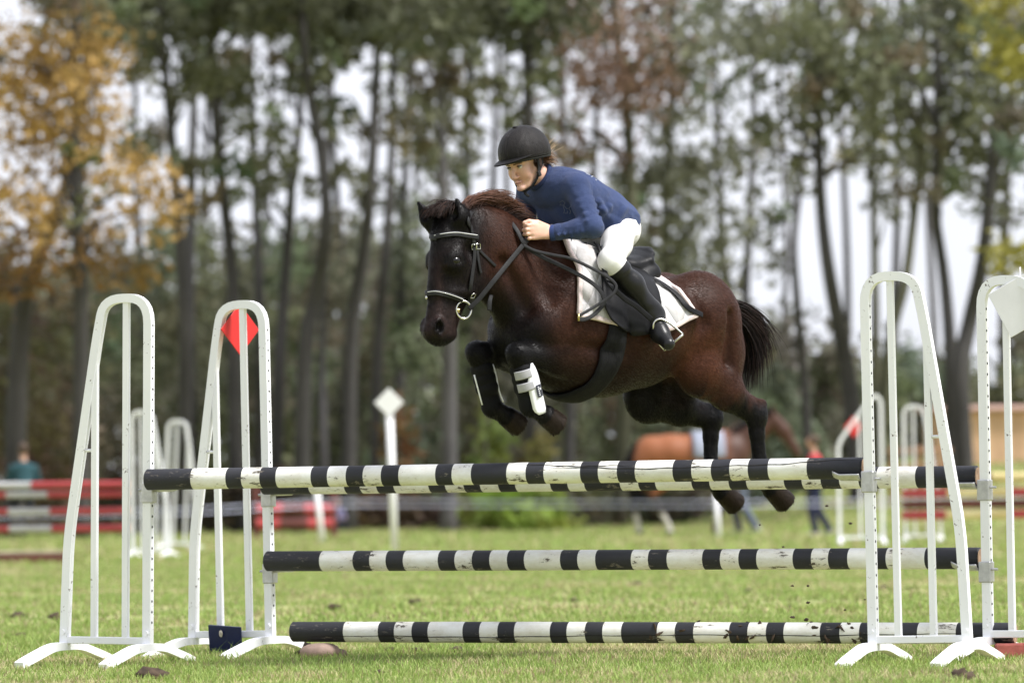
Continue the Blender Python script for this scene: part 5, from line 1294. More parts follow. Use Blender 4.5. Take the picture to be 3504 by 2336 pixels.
strands('hair', G, HAIR, rider, .0014, pony_col)
# ================================================================ things across the field
BGS = 'white jump stands across the field'
def bg_stand(label, px, py, ang, shape='wing', tilt=0, scale=1.0):
    p = ground_at(px, py); return make_stand('jump_stand', label, BGS, (p.x, p.y, gzf(p.x, p.y)), ang, tilt, shape, False, scale), p
b1, q1 = bg_stand('blurred white jump stand at the end of the red and white jump', 455, 1915, R(-12), 'wing')
b2, q2 = bg_stand('blurred white jump stand leaning beside the red and white jump', 560, 1885, R(-12), 'wing', R(3))
b3, q3 = bg_stand('blurred white jump stand with a small red marker, behind the right top rail end', 3022, 1868, R(180), 'slope')
b4, q4 = bg_stand('blurred white jump stand with arched top behind the right stand bars', 3100, 1862, R(-8), 'wing')
d = diamond('marker_board', 'small blurred red marker board behind a far stand', at(2922, 1460, q3.y + .12), .19, RED, .5, 45)
# ---- far jumps: coloured poles resting in cups between stands
def far_pole(label, group, x0, x1, y0, y1, Z0, Z1, cuts, mats, r=.05, seed=0):
    p0, p1 = at(x0, y0, Z0), at(x1, y1, Z1); return make_pole(label, group, p0, p1, [frac(p0, p1, c) for c in cuts] + [1.0], mats, r, seed, name='jump_pole')
GL = 'red and white poles of the far left jump'
for lab, y, cuts, ms, r in (('top red and white pole of the blurred far left jump', 1658, (105,), [POLE_G, POLE_R], .044), ('second red and white pole from the top of the far left jump', 1690, (18, 160), [POLE_R, POLE_G, POLE_R], .036),
        ('third red and white pole of the far left jump above the tape', 1747, (25, 168), [POLE_R, POLE_G, POLE_R], .042),
        ('lowest red and white pole of the far left jump', 1806, (28, 174), [POLE_R, POLE_G, POLE_R], .044)):
    far_pole(lab, GL, -420, 440, y + 6, y - 1, 66, 64, cuts, ms, r, int(y))
b5 = make_stand('jump_stand', 'blurred white jump stand of the far left jump beyond the left edge', BGS, (at(-440, 1900, 66).x, 66, 0), R(180), 0, 'wing', False)
p = ground_at(95, 1930); o = empty('plank', (p.x, p.y, 0), 0, 'dark red plank lying on the grass at the left edge', 'plank')
MB().box((-.55, 0, .07), (2.0, .16, .10), None, .01).build('board', POLE_P, o); MB().box((-.55, -.02, .135), (2.0, .12, .03), None, .006).build('top_strip', simple('weathered_wood', (.42, .36, .28), .9, .3, 8, .4, 40), o)
GRR = 'red and yellow poles of the far right jump'
for lab, y, cuts, ms, x0, x1, r in (('top red and yellow pole of the far right jump', 1632, (3180, 3300, 3390), [POLE_Y, POLE_R, POLE_P, POLE_Y], 3092, 3760, .058), ('second red and yellow pole of the far right jump', 1684, (3238, 3447), [POLE_R, POLE_Y, POLE_R], 3092, 3760, .058),
        ('dark brown pole in the middle of the far right jump', 1722, (), [POLE_P], 3092, 3760, .055), ('lowest red and yellow pole of the far right jump', 1758, (3232, 3447), [POLE_R, POLE_Y, POLE_R], 3092, 3760, .058), ('red and yellow pole lying on the grass at the right edge', 1884, (3425,), [POLE_Y, POLE_R], 3398, 3760, .05)):
    far_pole(lab, GRR, x0, x1, y + 4, y - 4, 68.0 if y < 1800 else 62, 67.0 if y < 1800 else 61, cuts, ms, r, int(y))
make_stand('jump_stand', 'blurred white jump stand of the far right jump beyond the right edge', BGS, (at(3775, 1860, 67).x, 67, 0), 0, 0, 'wing', False)
for lab, y, cuts in (('faint red plank jump behind the white posts', 1742, (960, 1035)), ('lower faint red plank of the same far jump', 1790, (950, 1045))):
    far_pole(lab, 'faint red poles far behind', 880, 1140, y, y, 84, 84, cuts, [POLE_R, POLE_P, POLE_R], .09, int(y))
for x, lab in ((878, 'dark post at the left of the faint red planks'), (1142, 'dark post at the right of the faint red planks')):
    p = at(x, 1800, 84); o = MB().box((0, 0, .42), (.10, .10, .95), None, .01).build('support_post', POLE_P, None); o.location = (p.x, p.y, 0); tag(o, lab, 'post')
# ---- marker posts
def post(label, px_top, py_top, px_b, py_b, w, dia=0):
    b = ground_at(px_b, py_b); t = at(px_top, py_top, b.y); o = empty('marker_post', (b.x, b.y, gzf(b.x, b.y)), 0, label, 'marker post'); v = t - b
    MB().tube([(0, 0, -.1), (v.x, v.y, v.z)], w / 2, 10, True).build('shaft', WHITE_P, o, True)
    if dia:
        M = Matrix.Rotation(R(45) , 3, 'Y'); MB().box((v.x * 1.02, -w * .6, v.z + dia * .25), (dia, .02, dia), M, .003).build('board', WHITE_P, o)
    return o
post('tall white marker post with a diamond board on top, in front of the trees', 1332, 1395, 1352, 1900, .09, .245)
post('thin white post seen just below the top rails at left', 1080, 1640, 1106, 1862, .085)
post('short white fence post below the hind hooves of the jumping pony', 2450, 1690, 2462, 1848, .07)
# ---- plastic tape fence
TAPE = simple('blue_white_tape', (.52, .54, .70), .5, .2, 3)
for k, (z0, lab) in enumerate(((.53, 'upper strand of pale blue tape strung across the field'), (.44, 'lower strand of pale blue tape strung across the field'))):
    p = [at(x, y + k * 22, Z) for x, y, Z in ((-200, 1752, 74), (600, 1738, 74), (1106, 1712, 76), (1800, 1712, 76), (2456, 1712, 75), (3000, 1706, 77), (3700, 1700, 78))]
    mb = MB(); P = catmull(p, 6); strap(mb, P, Vector((0, -1, 0)), .013, .003); o = mb.build('fence_tape', TAPE, None, True); tag(o, lab, 'tape', 'strands of tape across the field')
# ---- people
def make_person(label, base, yaw, hgt, top_c, leg_c, skin=(.50, .30, .22), hair=(.06, .035, .02), pose='walk', bare=False):
    o = empty('person', base, yaw, label, 'person'); k = hgt / 1.70; f = Field((-.55, -.45, -.03), (.65, .45, 1.80), .018)
    def limbs(f, e, upto):
        pass
    if pose == 'sit': hip = Vector((0, 0, .42)); ch = Vector((.06, 0, .86)); L = [((.02, s * .09, .43), (.42, s * .12, .45), (.40, s * .13, .05), (.52, s * .13, .02)) for s in (1, -1)]; A = [((.06, s * .19, .86), (.12, s * .26, .62), (.34, s * .14, .56)) for s in (1, -1)]
    else:
        hip = Vector((0, 0, .90)); ch = Vector((.02, 0, 1.34)); L = [((0, .09, .88), (.10, .09, .48), (.02, .09, .07), (.14, .09, .03)), ((0, -.09, .88), (-.02, -.09, .47), (-.24, -.09, .10), (-.12, -.09, .03))]; A = [((.02, .19, 1.36), (-.06, .24, 1.10), (.12, .24, .92)), ((.02, -.19, 1.36), (.10, -.24, 1.12), (.34, -.22, 1.05))]
    hd_ = ch + Vector((.03, 0, .30))
    f.chain([(*hip, .11, .15), (*(hip.lerp(ch, .5)), .10, .14), (*ch, .105, .165)], .04); f.seg(ch + Vector((0, 0, .08)), hd_, .055, .055, k=.03); f.ell(hd_ + Vector((.015, 0, .02)), (.095, .075, .115), k=.02); f.ell(hd_ + Vector((.10, 0, .0)), (.02, .014, .02), k=.01)
    for a, b, c, d in L: f.seg(a, b, .085, .06, k=.03); f.seg(b, c, .058, .04, k=.02); f.seg(c, d, .042, .032, k=.02)
    for a, b, c in A: f.seg(a, b, .055, .042, k=.03); f.seg(b, c, .042, .03, k=.02); f.ell(c, (.045, .028, .04), k=.02)
    V, F = f.surface(1); mesh_np('body', V * k, F, simple('skin_%02x%02x' % (int(skin[0] * 99), int(skin[1] * 99)), skin, .6), o, True)
    g = Field((-.55, -.45, -.03), (.65, .45, 1.80), .018)
    g.chain([(*(hip + Vector((0, 0, .02))), .135, .175), (*(hip.lerp(ch, .5)), .13, .165), (*ch, .13, .185)], .04)
    for a, b, c in A: g.seg(a, b, .075, .06, k=.03); g.seg(b, Vector(b).lerp(Vector(c), .85), .06, .045, k=.02)
    V, F = g.surface(1); mesh_np('jacket', V * k, F, simple('cloth_%02x%02x%02x' % tuple(int(q * 255) for q in top_c), top_c, .9, .25, 8), o, True)
    g = Field((-.55, -.45, -.03), (.65, .45, 1.80), .018); g.ell(hip, (.14, .17, .13), k=.03)
    for a, b, c, d in L: g.seg(a, b, .10, .075, k=.03); g.seg(b, Vector(b).lerp(Vector(c), .95), .073, .06, k=.02)
    V, F = g.surface(1); mesh_np('trousers', V * k, F, simple('cloth_%02x%02x%02x' % tuple(int(q * 255) for q in leg_c), leg_c, .9, .25, 8), o, True)
    for a, b, c, d in L:
        g = Field([min(c[i], d[i]) - .1 for i in range(3)], [max(c[i], d[i]) + .1 for i in range(3)], .014); g.seg(Vector(c) + Vector((-.02, 0, -.02)), d, .052, .042, k=.01); V, F = g.surface(1); mesh_np('shoe', V * k, F, simple('shoe_pale', (.42, .40, .40), .7), o, True)
    g = Field(hd_ - Vector((.2, .2, .2)), hd_ + Vector((.2, .2, .25)), .014); g.ell(hd_ + Vector((-.015, 0, .045)), (.11, .09, .11), k=.02); g.ell(hd_ + Vector((.10, 0, -.04)), (.07, .1, .10), k=.02, sub=True); V, F = g.surface(1); mesh_np('hair', V * k, F, simple('hair_%02x' % int(hair[0] * 255), hair, .7), o, True)
    return o
p = ground_at(2795, 1836); make_person('person in red top and dark blue trousers walking at the head of the bay horse', (p.x, p.y, gzf(p.x, p.y)), R(180), 1.40, (.42, .045, .055), (.010, .014, .045))
p = ground_at(2545, 1832); make_person('person in grey jeans walking behind the bay horse', (p.x, p.y + .9, gzf(p.x, p.y + .9)), R(170), 1.60, (.16, .11, .13), (.10, .12, .17))
p = ground_at(1152, 1826); make_person('dark clad person sitting beside the faint red planks', (p.x, p.y, -.02), R(-60), .85, (.16, .15, .26), (.02, .022, .035), pose='sit')
p = at(82, 1640, 80); make_person('seated person in teal jacket behind the far left jump', (p.x, p.y, .42), R(100), 1.45, (.014, .055, .068), (.02, .025, .04), pose='sit')
o = empty('bench', (p.x, p.y + .05, 0), 0, 'dark wooden bench under the seated person at the far left', 'bench')
WOODD = simple('dark_wood', (.09, .05, .035), .85, .3, 6, .4, 40)
MB().box((0, 0, .80), (1.5, .40, .05), None, .01).build('seat', WOODD, o)
for x in (-.65, .65): MB().box((x, 0, .387), (.08, .34, .774), None, .01).build('leg', WOODD, o)
# ---- small things at the foot of the wood
SACK = simple('blue_grey_plastic', (.10, .135, .25), .5, .3, 7, .4, 20)
p = ground_at(1578, 1808); f = Field((-.4, -.3, -.02), (.4, .3, .6), .02); f.chain([(0, 0, .08, .19, .22), (.0, 0, .22, .15, .17), (-.03, 0, .36, .09, .10), (-.04, 0, .46, .05, .06)], .05); V, F = f.surface(1)
o = mesh_np('sack', V, F, SACK, None, True); o.location = (p.x, p.y, .0); tag(o, 'blue grey plastic sack on the grass at the foot of the wood', 'sack')
p = ground_at(1420, 1806); o = MB().ball((0, 0, .09), .09, 14, 10).build('ball', simple('pale_ball', (.45, .47, .45), .5), None, True); o.location = (p.x, p.y, 0); tag(o, 'small pale ball on the grass left of the blue grey sack', 'ball')
# ---- timber hut on the bank at the right
p = at(3488, 1552, 100); hut = empty('timber_hut', (p.x, p.y, gzf(p.x, p.y) - .12), R(3), 'low pale timber hut with pinkish roof board behind the far right jump', 'hut')
PLY = simple('new_plywood', (.66, .43, .27), .8, .18, 1.6, .2, 30); PINK = simple('pink_board', (.58, .38, .34), .8, .15, 3)
for k in range(9):
    MB().box((-1.42 + .36 * k, -.9 + .004 * (k % 2), .50), (.350, .03, 1.0), None, .004).build('plank', PLY, hut)
for sx in (-1.62, 1.62): MB().box((sx, 0, .50), (.03, 1.8, 1.0), None, .004).build('side_wall', PLY, hut)
MB().box((0, .9, .50), (3.2, .03, 1.0), None, .004).build('rear_wall', PLY, hut); MB().box((0, -.02, 1.06), (3.5, 2.1, .10), None, .02).build('roof', PINK, hut)
p = at(3165, 1560, 92); o = empty('timber_shelter', (p.x, p.y, gzf(p.x, p.y) - .1), R(5), 'open brown timber frame left of the pale hut', 'shelter'); 
for x in (-.55, -.1, .35): MB().box((x, 0, .45), (.09, .09, 1.1), None, .01).build('upright', simple('brown_timber', (.30, .17, .10), .85, .3, 6), o)
for z in (.35, .65, .92): MB().box((-.1, -.06, z), (1.1, .03, .08), None, .005).build('rail', simple('brown_timber', (.30, .17, .10)), o)
# ---- bay horse being led across
def walking_horse():
    f = Field((-1.35, -.4, -.03), (1.6, .4, 1.85), .022)
    f.chain([(-.62, 0, 1.13, .21, .22), (-.35, 0, 1.10, .25, .27), (.05, 0, 1.05, .30, .29), (.42, 0, 1.08, .28, .23)], .05); f.ell((.30, 0, 1.33), (.2, .06, .09), k=.06)
    f.chain([(.50, 0, 1.18, .22, .13), (.74, 0, 1.36, .17, .10), (.98, 0, 1.50, .11, .075)], .05)
    f.chain([(1.02, 0, 1.53, .095, .08), (1.14, 0, 1.38, .105, .075), (1.27, 0, 1.18, .065, .05), (1.33, 0, 1.08, .06, .05)], .03)
    for s in (1, -1): f.seg((1.0, s * .06, 1.60), (1.02, s * .07, 1.74), .03, .008, k=.01)
    for s, kx, fx in ((1, .52, .55), (-1, .40, .20)):
        f.seg((.40, s * .14, 1.0), (kx - .05, s * .13, .80), .12, .075, k=.05); f.seg((kx - .05, s * .13, .80), (kx, s * .13, .50), .07, .045, k=.03); f.seg((kx, s * .13, .50), (fx, s * .13, .16), .042, .035, k=.02); f.cone((fx, s * .13, .13), (fx + .03, s * .13, .0), .04, .062, k=.02)
    for s, hx, fx in ((1, -.86, -.78), (-1, -.62, -.40)):
        f.seg((-.58, s * .13, 1.08), (hx + .28, s * .14, .82), .19, .12, .12, .09, k=.06); f.ell((-.72, s * .12, .98), (.14, .10, .22), k=.06); f.seg((hx + .26, s * .14, .80), (hx, s * .13, .55), .10, .05, k=.04); f.seg((hx, s * .13, .55), (fx, s * .13, .16), .046, .037, k=.02); f.cone((fx, s * .13, .13), (fx + .03, s * .13, .0), .04, .062, k=.02)
    V, F = f.surface(2); C = np.ones((len(V), 3)) * np.array((.25, .088, .036)); z = V[:, 2]
    def put(w, c): nonlocal C; w = np.clip(w, 0, 1)[:, None]; C = C * (1 - w) + np.asarray(c) * w
    put(sstep(.20, .50, V[:, 0]) * .9, (.045, .022, .017)); put(sstep(.62, .5, z), (.02, .013, .011)); put(sstep(.34, .30, z) * (V[:, 0] < 0), (.55, .52, .48)); put(sstep(.10, .07, z), (.05, .04, .03))
    return V, F, C
p = ground_at(2260, 1838); wh = empty('horse', (at(2390, 1838, p.y).x, p.y, gzf(p.x, p.y)), R(4), 'blurred bay horse with grey pad and white hind socks led across the field', 'horse')
V, F, C = walking_horse(); m, nt, bs = new_mat('bay_coat'); vc = nt.nodes.new('ShaderNodeVertexColor'); vc.layer_name = 'Col'; nt.links.new(vc.outputs[0], bs.inputs['Base Color']); bs.inputs['Roughness'].default_value = .55; bs.inputs['Specular IOR Level'].default_value = .3
wh.scale = (1.13,) * 3
mesh_np('body', V, F, m, wh, True, C); GC = [(0, random.uniform(.7, 1.4)) for _ in range(900)]
G = []
for i in range(420):
    u = random.random(); b = Vector((.55 + .45 * u, random.gauss(0, .03), 1.40 + .22 * u)); G.append([b + Vector((-.03 * k, -.02 * k * random.random(), .03 - .035 * (k - 1) ** 2 * .3)) for k in range(5)])
strands('mane', G, HAIR, wh, .022, mane_col)
G = []
for i in range(320):
    a = random.gauss(0, .05); b = random.gauss(0, .05); G.append([Vector((-.83 - .10 * math.sin(k * .8) + a * k * .2, b * (.3 + k * .2), 1.22 - .155 * k)) for k in range(6)])
strands('tail', G, HAIR, wh, .020, mane_col)
pad2 = empty('saddle_cloth', wh.location, R(4), 'grey saddle cloth on the blurred bay horse', 'saddle cloth'); pad2.scale = wh.scale
rows = [[(.02 + .42 * i / 7 - .1, .335 * math.sin(ph), 1.06 + .325 * math.cos(ph)) for ph in [R(-95 + 190 * j / 20) for j in range(21)]] for i in range(8)]
MB().sheet(rows, .02).build('cloth', simple('grey_cloth', (.24, .26, .32), .9, .15, 6), pad2, True)
# ---- flying specks of turf under the hind hooves
for i, (px, py, r) in enumerate(((2712, 2003, .008), (2765, 2003, .007), (2765, 2060, .009), (2600, 1795, .006), (2830, 1730, .009), (2680, 1870, .007), (2892, 2085, .007), (2712, 2110, .012), (2760, 2118, .012), (2825, 1655, .008), (2910, 1790, .010), (2960, 2050, .006))):
    p = at(px, py, 25.6 + .03 * i); o = clod(p.x, p.y, p.z, r, 300 + i, 'turf_speck'); tag(o, 'small dark speck of turf thrown up below the hind hooves', 'turf speck', 'specks of turf in the air')
# ================================================================ the wood behind
def bark(name, c): return simple(name, c, .95, .4, 3, .8, 14, stretch=(1, 1, .3))
BARK_D = bark('dark_bark', (.045, .042, .040)); BARK_G = bark('grey_bark', (.085, .080, .082)); BARK_M = bark('mossy_bark', (.070, .070, .042))  # dark bark lightened, distance haze is put into its colour
def leaf_mat(name):
    m, nt, bs = new_mat(name)
    vc = nt.nodes.new('ShaderNodeVertexColor'); vc.layer_name = 'Col'; nt.links.new(vc.outputs[0], bs.inputs['Base Color']); bs.inputs['Roughness'].default_value = .65; bs.inputs['Specular IOR Level'].default_value = .2
    tl = nt.nodes.new('ShaderNodeBsdfTranslucent'); nt.links.new(vc.outputs[0], tl.inputs[0]); mx = nt.nodes.new('ShaderNodeMixShader'); mx.inputs[0].default_value = .38
    nt.links.new(bs.outputs[0], mx.inputs[1]); nt.links.new(tl.outputs[0], mx.inputs[2]); nt.links.new(mx.outputs[0], [n for n in nt.nodes if n.type == 'OUTPUT_MATERIAL'][0].inputs[0]); return m
LEAF = leaf_mat('foliage')
def leaves(blobs, size, seed, aspect=2.2):
    """blobs = [(centre, (rx,ry,rz), count, colour)] -> arrays of small leaf faces"""
    g = np.random.default_rng(seed); Vs, Cs = [], []
    for c, r, n, col in blobs:
        if n < 1: continue
        n = int(n); sub = max(3, n // 13); d = g.normal(size=(sub, 3)); d /= np.linalg.norm(d, axis=1)[:, None]; cc = d * (g.random(sub) ** .40)[:, None] * np.array(r)
        k = g.integers(0, sub, n); tone = g.uniform(.78, 1.22, sub)
        P = cc[k] + g.normal(size=(n, 3)) * (np.mean(r) * .15 + .05) + np.array(c)
        u = g.normal(size=(n, 3)); u /= np.linalg.norm(u, axis=1)[:, None]; w = g.normal(size=(n, 3)); w -= (w * u).sum(1)[:, None] * u; w /= np.linalg.norm(w, axis=1)[:, None]
        s = size * g.uniform(.6, 1.4, n)[:, None]; a = u * s * aspect / 2; b = w * s / 2
        Vs.append(np.stack([P - a, P + b * .9, P + a, P - b * .9], 1)); C = np.array(col) * (tone[k] * g.uniform(.8, 1.2, n))[:, None]; Cs.append(np.repeat(C[:, None], 4, 1))
    V = np.concatenate(Vs).reshape(-1, 3); C = np.concatenate(Cs).reshape(-1, 3); F = np.arange(len(V)).reshape(-1, 4); return V, F, C
PINE, PINE_L, OLIVE, ORANGE, RUST, YGREEN, GREY = (.105, .112, .068), (.150, .160, .090), (.150, .155, .100), (.40, .265, .095), (.25, .165, .120), (.30, .28, .065), (.165, .172, .118)  # greens kept pale: haze over the trees is painted into them
def tree(name, label, group, trunk, rad, blobs, leaf=.13, mat=BARK_D, limbs=6, seed=0, cat='tree', aspect=2.4, wisps=0, spread=1.25, dens=.5):
    """trunk = photo points [(x, y)] from foot upwards at one depth (last item) ; blobs = [(x, y, rx, ry, n, colour)] in photo pixels"""
    Z = trunk[-1]; pts = [at(x, y, Z) for x, y in trunk[:-1]]; base = pts[0].copy(); base.z = gzf(base.x, Z) - .15; pts[0] = base
    o = empty(name, base, 0, label, cat, group); rnd = random.Random(seed); pts = [p - base for p in pts]
    for i, p in enumerate(pts): p.y += math.sin(i * 1.7 + seed) * .25 * (i > 0)
    P = catmull(pts, 4); N = len(P); H = P[-1].z
    mb = MB(); mb.tube(P, [rad * .62 * (1.25 - .75 * (i / (N - 1))) * (1.25 if i == 0 else 1) for i in range(N)], 8)
    k_ = Z / F_PX; B3 = []
    for x, y, rx, ry, n, col in blobs:
        if name == 'pine_tree' and y > 170: n *= .5
        c = at(x, y, Z) - base; c.y += rnd.uniform(-.9, .9); B3.append((tuple(c), (rx * k_ * spread, (rx + ry) * .5 * k_ * spread + .5, ry * k_ * spread), n * dens, col))
    if wisps:
        tx = [q[0] for q in trunk[:-1]]; ty = [q[1] for q in trunk[:-1]]; col = B3[0][3] if B3 else OLIVE
        for j in range(wisps):                                # loose sprays of twigs and needles all the way up
            y = rnd.uniform(-40, 240) if rnd.random() < .6 else rnd.uniform(240, 760); x = float(np.interp(-y, [-q for q in ty], tx)) + rnd.gauss(0, 130)
            c = at(x, y, Z) - base; c.y += rnd.uniform(-1.5, 1.5); r_ = rnd.uniform(.15, .5); B3.append((tuple(c), (r_ * 1.5, r_ * 1.2, r_ * .7), rnd.uniform(25, 70), tuple(q * rnd.uniform(.85, 1.2) for q in (OLIVE if rnd.random() < .6 else PINE_L))))
    tb = mb.build('trunk', mat, o, True)
    # limbs reaching from the trunk into the crown masses
    for j in range(limbs):
        if not B3: break
        c = Vector(B3[j % len(B3)][0]) + Vector([rnd.uniform(-.6, .6) * q for q in B3[j % len(B3)][1]])
        zz = min(max(c.z - rnd.uniform(.2, 1.2), .5), H * .98); i0 = min(range(N), key=lambda i: abs(P[i].z - zz)); a = P[i0]
        if (c - a).length < .3: continue
        m_ = a.lerp(c, .5) + Vector((rnd.uniform(-.2, .2), rnd.uniform(-.2, .2), rnd.uniform(-.05, .25))); mb = MB(); mb.tube(catmull([a, m_, c], 3), [rad * .24 * (1 - .12 * q) for q in range(7)], 6); mb.build('limb', mat, o, True)
    if B3:
        V, F, C = leaves(B3, leaf, seed, aspect); mesh_np('crown', V, F, LEAF, o, False, C)
    return o
S2 = 1.4898
def T(*pts, Z=96): return [(x * S2, y * S2) for x, y in pts] + [Z]
TOPN = 760
GPN = 'tall pines behind the field'
def tops(x, n=TOPN, spread=190, col=PINE):   # crown mass above the upper picture edge and its lower fringe
    return [(x, -330, spread * 1.2, 240, n * 1.2, col), (x + 40, -10, spread, 95, n * 1.6, col), (x - 70, 70, spread * .9, 60, n * .3, col)]
tree('pine_tree', 'pine with dark slanting trunk at the far left among orange leaves', GPN, T((30, 1212), (45, 760), (80, 620), (110, 545), (150, 420), (190, 200), (230, -60), Z=92), .24, tops(330, 500), seed=1, wisps=5)
tree('pine_tree', 'pine with slim dark trunk just right of the orange tree', GPN, T((425, 1212), (427, 900), (424, 700), (402, 430), (388, 260), (376, 100), (360, -150), Z=95), .17, tops(560) + [(545, 195, 70, 55, 260, PINE), (640, 235, 120, 60, 420, PINE_L), (600, 340, 70, 40, 110, OLIVE), (480, 470, 60, 30, 50, OLIVE)], seed=2, wisps=5)
tree('pine_tree', 'second pine right of the orange tree, trunk widening below', GPN, T((545, 1212), (540, 900), (534, 650), (512, 450), (498, 300), (490, 150), (485, -150), Z=97), .18, tops(740) + [(735, 300, 110, 70, 420, PINE_L), (770, 390, 70, 50, 200, PINE_L), (860, 330, 80, 40, 170, PINE), (700, 560, 60, 40, 70, OLIVE), (840, 470, 60, 40, 70, OLIVE)], seed=3, wisps=5)
tree('pine_tree', 'pine with low crown and trunk leaning left above the red marker', GPN, T((630, 1212), (640, 900), (650, 700), (664, 520), (672, 420), (690, 250), (700, -100), Z=100), .17, [(950, 560, 90, 80, 420, PINE_L), (905, 480, 60, 50, 160, PINE_L), (985, 640, 70, 60, 200, OLIVE), (1010, -200, 220, 200, 700, PINE), (880, 640, 60, 60, 100, OLIVE)], seed=4, wisps=5)
tree('pine_tree', 'pine whose curved trunk bows right then left beside the rear stand', GPN, T((690, 1212), (700, 820), (722, 690), (746, 560), (750, 470), (735, 340), (712, 220), (698, 90), (690, -150), Z=94), .19, tops(1040) + [(1040, 270, 90, 60, 260, PINE), (1110, 265, 60, 40, 120, PINE_L), (1120, 440, 60, 40, 60, OLIVE)], seed=5, wisps=5)
tree('pine_tree', 'pine with straight trunk above the diamond post, faint side branches', GPN, T((800, 1212), (805, 800), (836, 580), (852, 430), (862, 230), (866, 90), (866, -150), Z=96), .18, tops(1290) + [(1270, 130, 110, 80, 320, PINE), (1180, 400, 80, 30, 60, OLIVE), (1330, 590, 90, 20, 60, OLIVE), (1240, 600, 70, 20, 40, OLIVE)], seed=6, wisps=5)
tree('pine_tree', 'thin dark pine trunk just behind the diamond post', GPN, T((858, 1212), (868, 800), (884, 620), (896, 440), (900, 300), (902, 120), (905, -150), Z=104), .15, tops(1400, 600) + [(1340, 330, 60, 50, 80, OLIVE)], seed=7, wisps=5)
tree('pine_tree', 'wide pale grey trunk below the muzzle of the jumping pony', GPN, T((1030, 1212), (1032, 900), (1030, 650), (1018, 430), (1012, 200), (1008, -150), Z=93), .19, [(1500, 90, 150, 110, 500, PINE), (1550, 330, 80, 60, 160, OLIVE), (1430, 420, 60, 60, 110, OLIVE), (1500, 520, 90, 60, 170, OLIVE), (1480, -200, 260, 200, 700, PINE)], mat=BARK_G, seed=8, wisps=5)
tree('pine_tree', 'slim pine rising just left of the riding helmet', GPN, T((1085, 1212), (1080, 800), (1074, 500), (1072, 300), (1080, 100), (1085, -150), Z=106), .15, tops(1640, 800) + [(1620, 480, 90, 80, 300, OLIVE), (1560, 620, 90, 70, 260, OLIVE), (1640, 250, 80, 60, 140, PINE_L)], seed=9, wisps=5)
tree('pine_tree', 'dark pine trunk rising directly behind the riding helmet', GPN, T((1225, 1212), (1222, 800), (1215, 400), (1213, 200), (1213, 60), (1213, -150), Z=98), .19, tops(1800, 800) + [(1750, 300, 90, 70, 200, PINE_L), (1830, 440, 80, 60, 160, OLIVE), (1850, 200, 80, 80, 220, PINE_L)], seed=10, wisps=5)
tree('pine_tree', 'thin trunk between the faint red planks and the diamond post', GPN, T((745, 1212), (742, 1000), (738, 850), (742, 700), (748, 600), (752, 300), (755, -150), Z=108), .13, [(1130, -150, 200, 180, 500, PINE)], mat=BARK_G, seed=11, wisps=5)
tree('pine_tree', 'grey trunk seen between the two left stands', GPN, T((440, 1215), (438, 1000), (434, 800), (440, 500), (446, 200), (450, -150), Z=110), .2, [(660, -150, 200, 180, 500, PINE)], mat=BARK_G, seed=12, wisps=8)
# left, autumn leaves
tree('oak_tree', 'tree with orange autumn leaves at the far left', None, T((186, 1212), (186, 800), (184, 500), (176, 300), (170, 120), (165, -60), Z=90), .2,
     [(90, 170, 150, 90, 850, ORANGE), (260, 140, 110, 100, 650, ORANGE), (60, 330, 120, 110, 620, ORANGE), (210, 340, 110, 100, 560, ORANGE), (330, 300, 80, 80, 330, ORANGE), (250, 460, 130, 80, 600, ORANGE), (60, 480, 120, 60, 340, ORANGE), (330, 560, 120, 50, 300, ORANGE), (120, 640, 90, 60, 240, ORANGE), (470, 590, 100, 50, 240, ORANGE), (530, 700, 80, 70, 300, ORANGE), (250, 730, 130, 70, 460, ORANGE), (60, 760, 110, 80, 480, ORANGE), (150, 880, 190, 90, 650, (.16, .09, .03)), (380, 900, 120, 60, 300, (.19, .12, .035)), (-120, 350, 140, 400, 1200, ORANGE)], leaf=.11, seed=20, limbs=14, aspect=1.5, spread=1.45, dens=.56, wisps=16)
# centre right: rusty tree and grey-green trees
tree('oak_tree', 'tree with rusty brown leaves high up right of the helmet', None, T((1420, 1212), (1440, 800), (1450, 500), (1440, 250), (1420, 100), (1400, -60), Z=102), .2,
     [(2060, 110, 150, 80, 620, RUST), (2180, 240, 140, 100, 760, RUST), (2020, 220, 110, 80, 420, RUST), (2120, 330, 90, 60, 300, RUST), (1870, 440, 70, 60, 170, RUST), (1960, 480, 60, 60, 130, RUST), (2080, 520, 70, 40, 120, RUST), (2100, -80, 160, 90, 400, RUST)], leaf=.11, seed=21, limbs=12, aspect=1.5, mat=BARK_M, spread=1.6, dens=.75, wisps=10)
GA = 'slender grey green trees on the right'
def grove(label, trunk, blobs, seed, mat=BARK_M, rad=.15, limbs=9, Z=98, leaf=.12): return tree('alder_tree', label, GA, trunk, rad, blobs, leaf, mat, limbs, seed, aspect=1.9, wisps=6)
grove('grey green tree filling the gap between the rider and the bright sky', T((1560, 1212), (1540, 800), (1530, 500), (1540, 250), (1550, -80), Z=104), [(2300, 90, 160, 110, 650, GREY), (2380, 260, 130, 110, 560, GREY), (2260, 420, 130, 90, 480, GREY), (2380, 560, 120, 90, 420, GREY), (2300, 700, 140, 110, 560, GREY), (2420, 800, 120, 100, 480, GREY), (2240, 620, 100, 90, 260, GREY)], 30)
grove('tree with a leaning dark trunk forking above the tail of the pony', T((1975, 1212), (1955, 900), (1925, 740), (1898, 600), (1885, 450), (1882, 250), (1880, -80), Z=95), [(2560, 130, 150, 110, 620, GREY), (2740, 120, 150, 110, 640, PINE_L), (2860, 250, 130, 100, 560, PINE_L), (2700, 330, 110, 70, 300, GREY), (2950, 380, 110, 90, 400, PINE_L), (2620, 470, 60, 60, 90, GREY), (2790, 480, 60, 60, 110, GREY)], 31, BARK_D, .21)
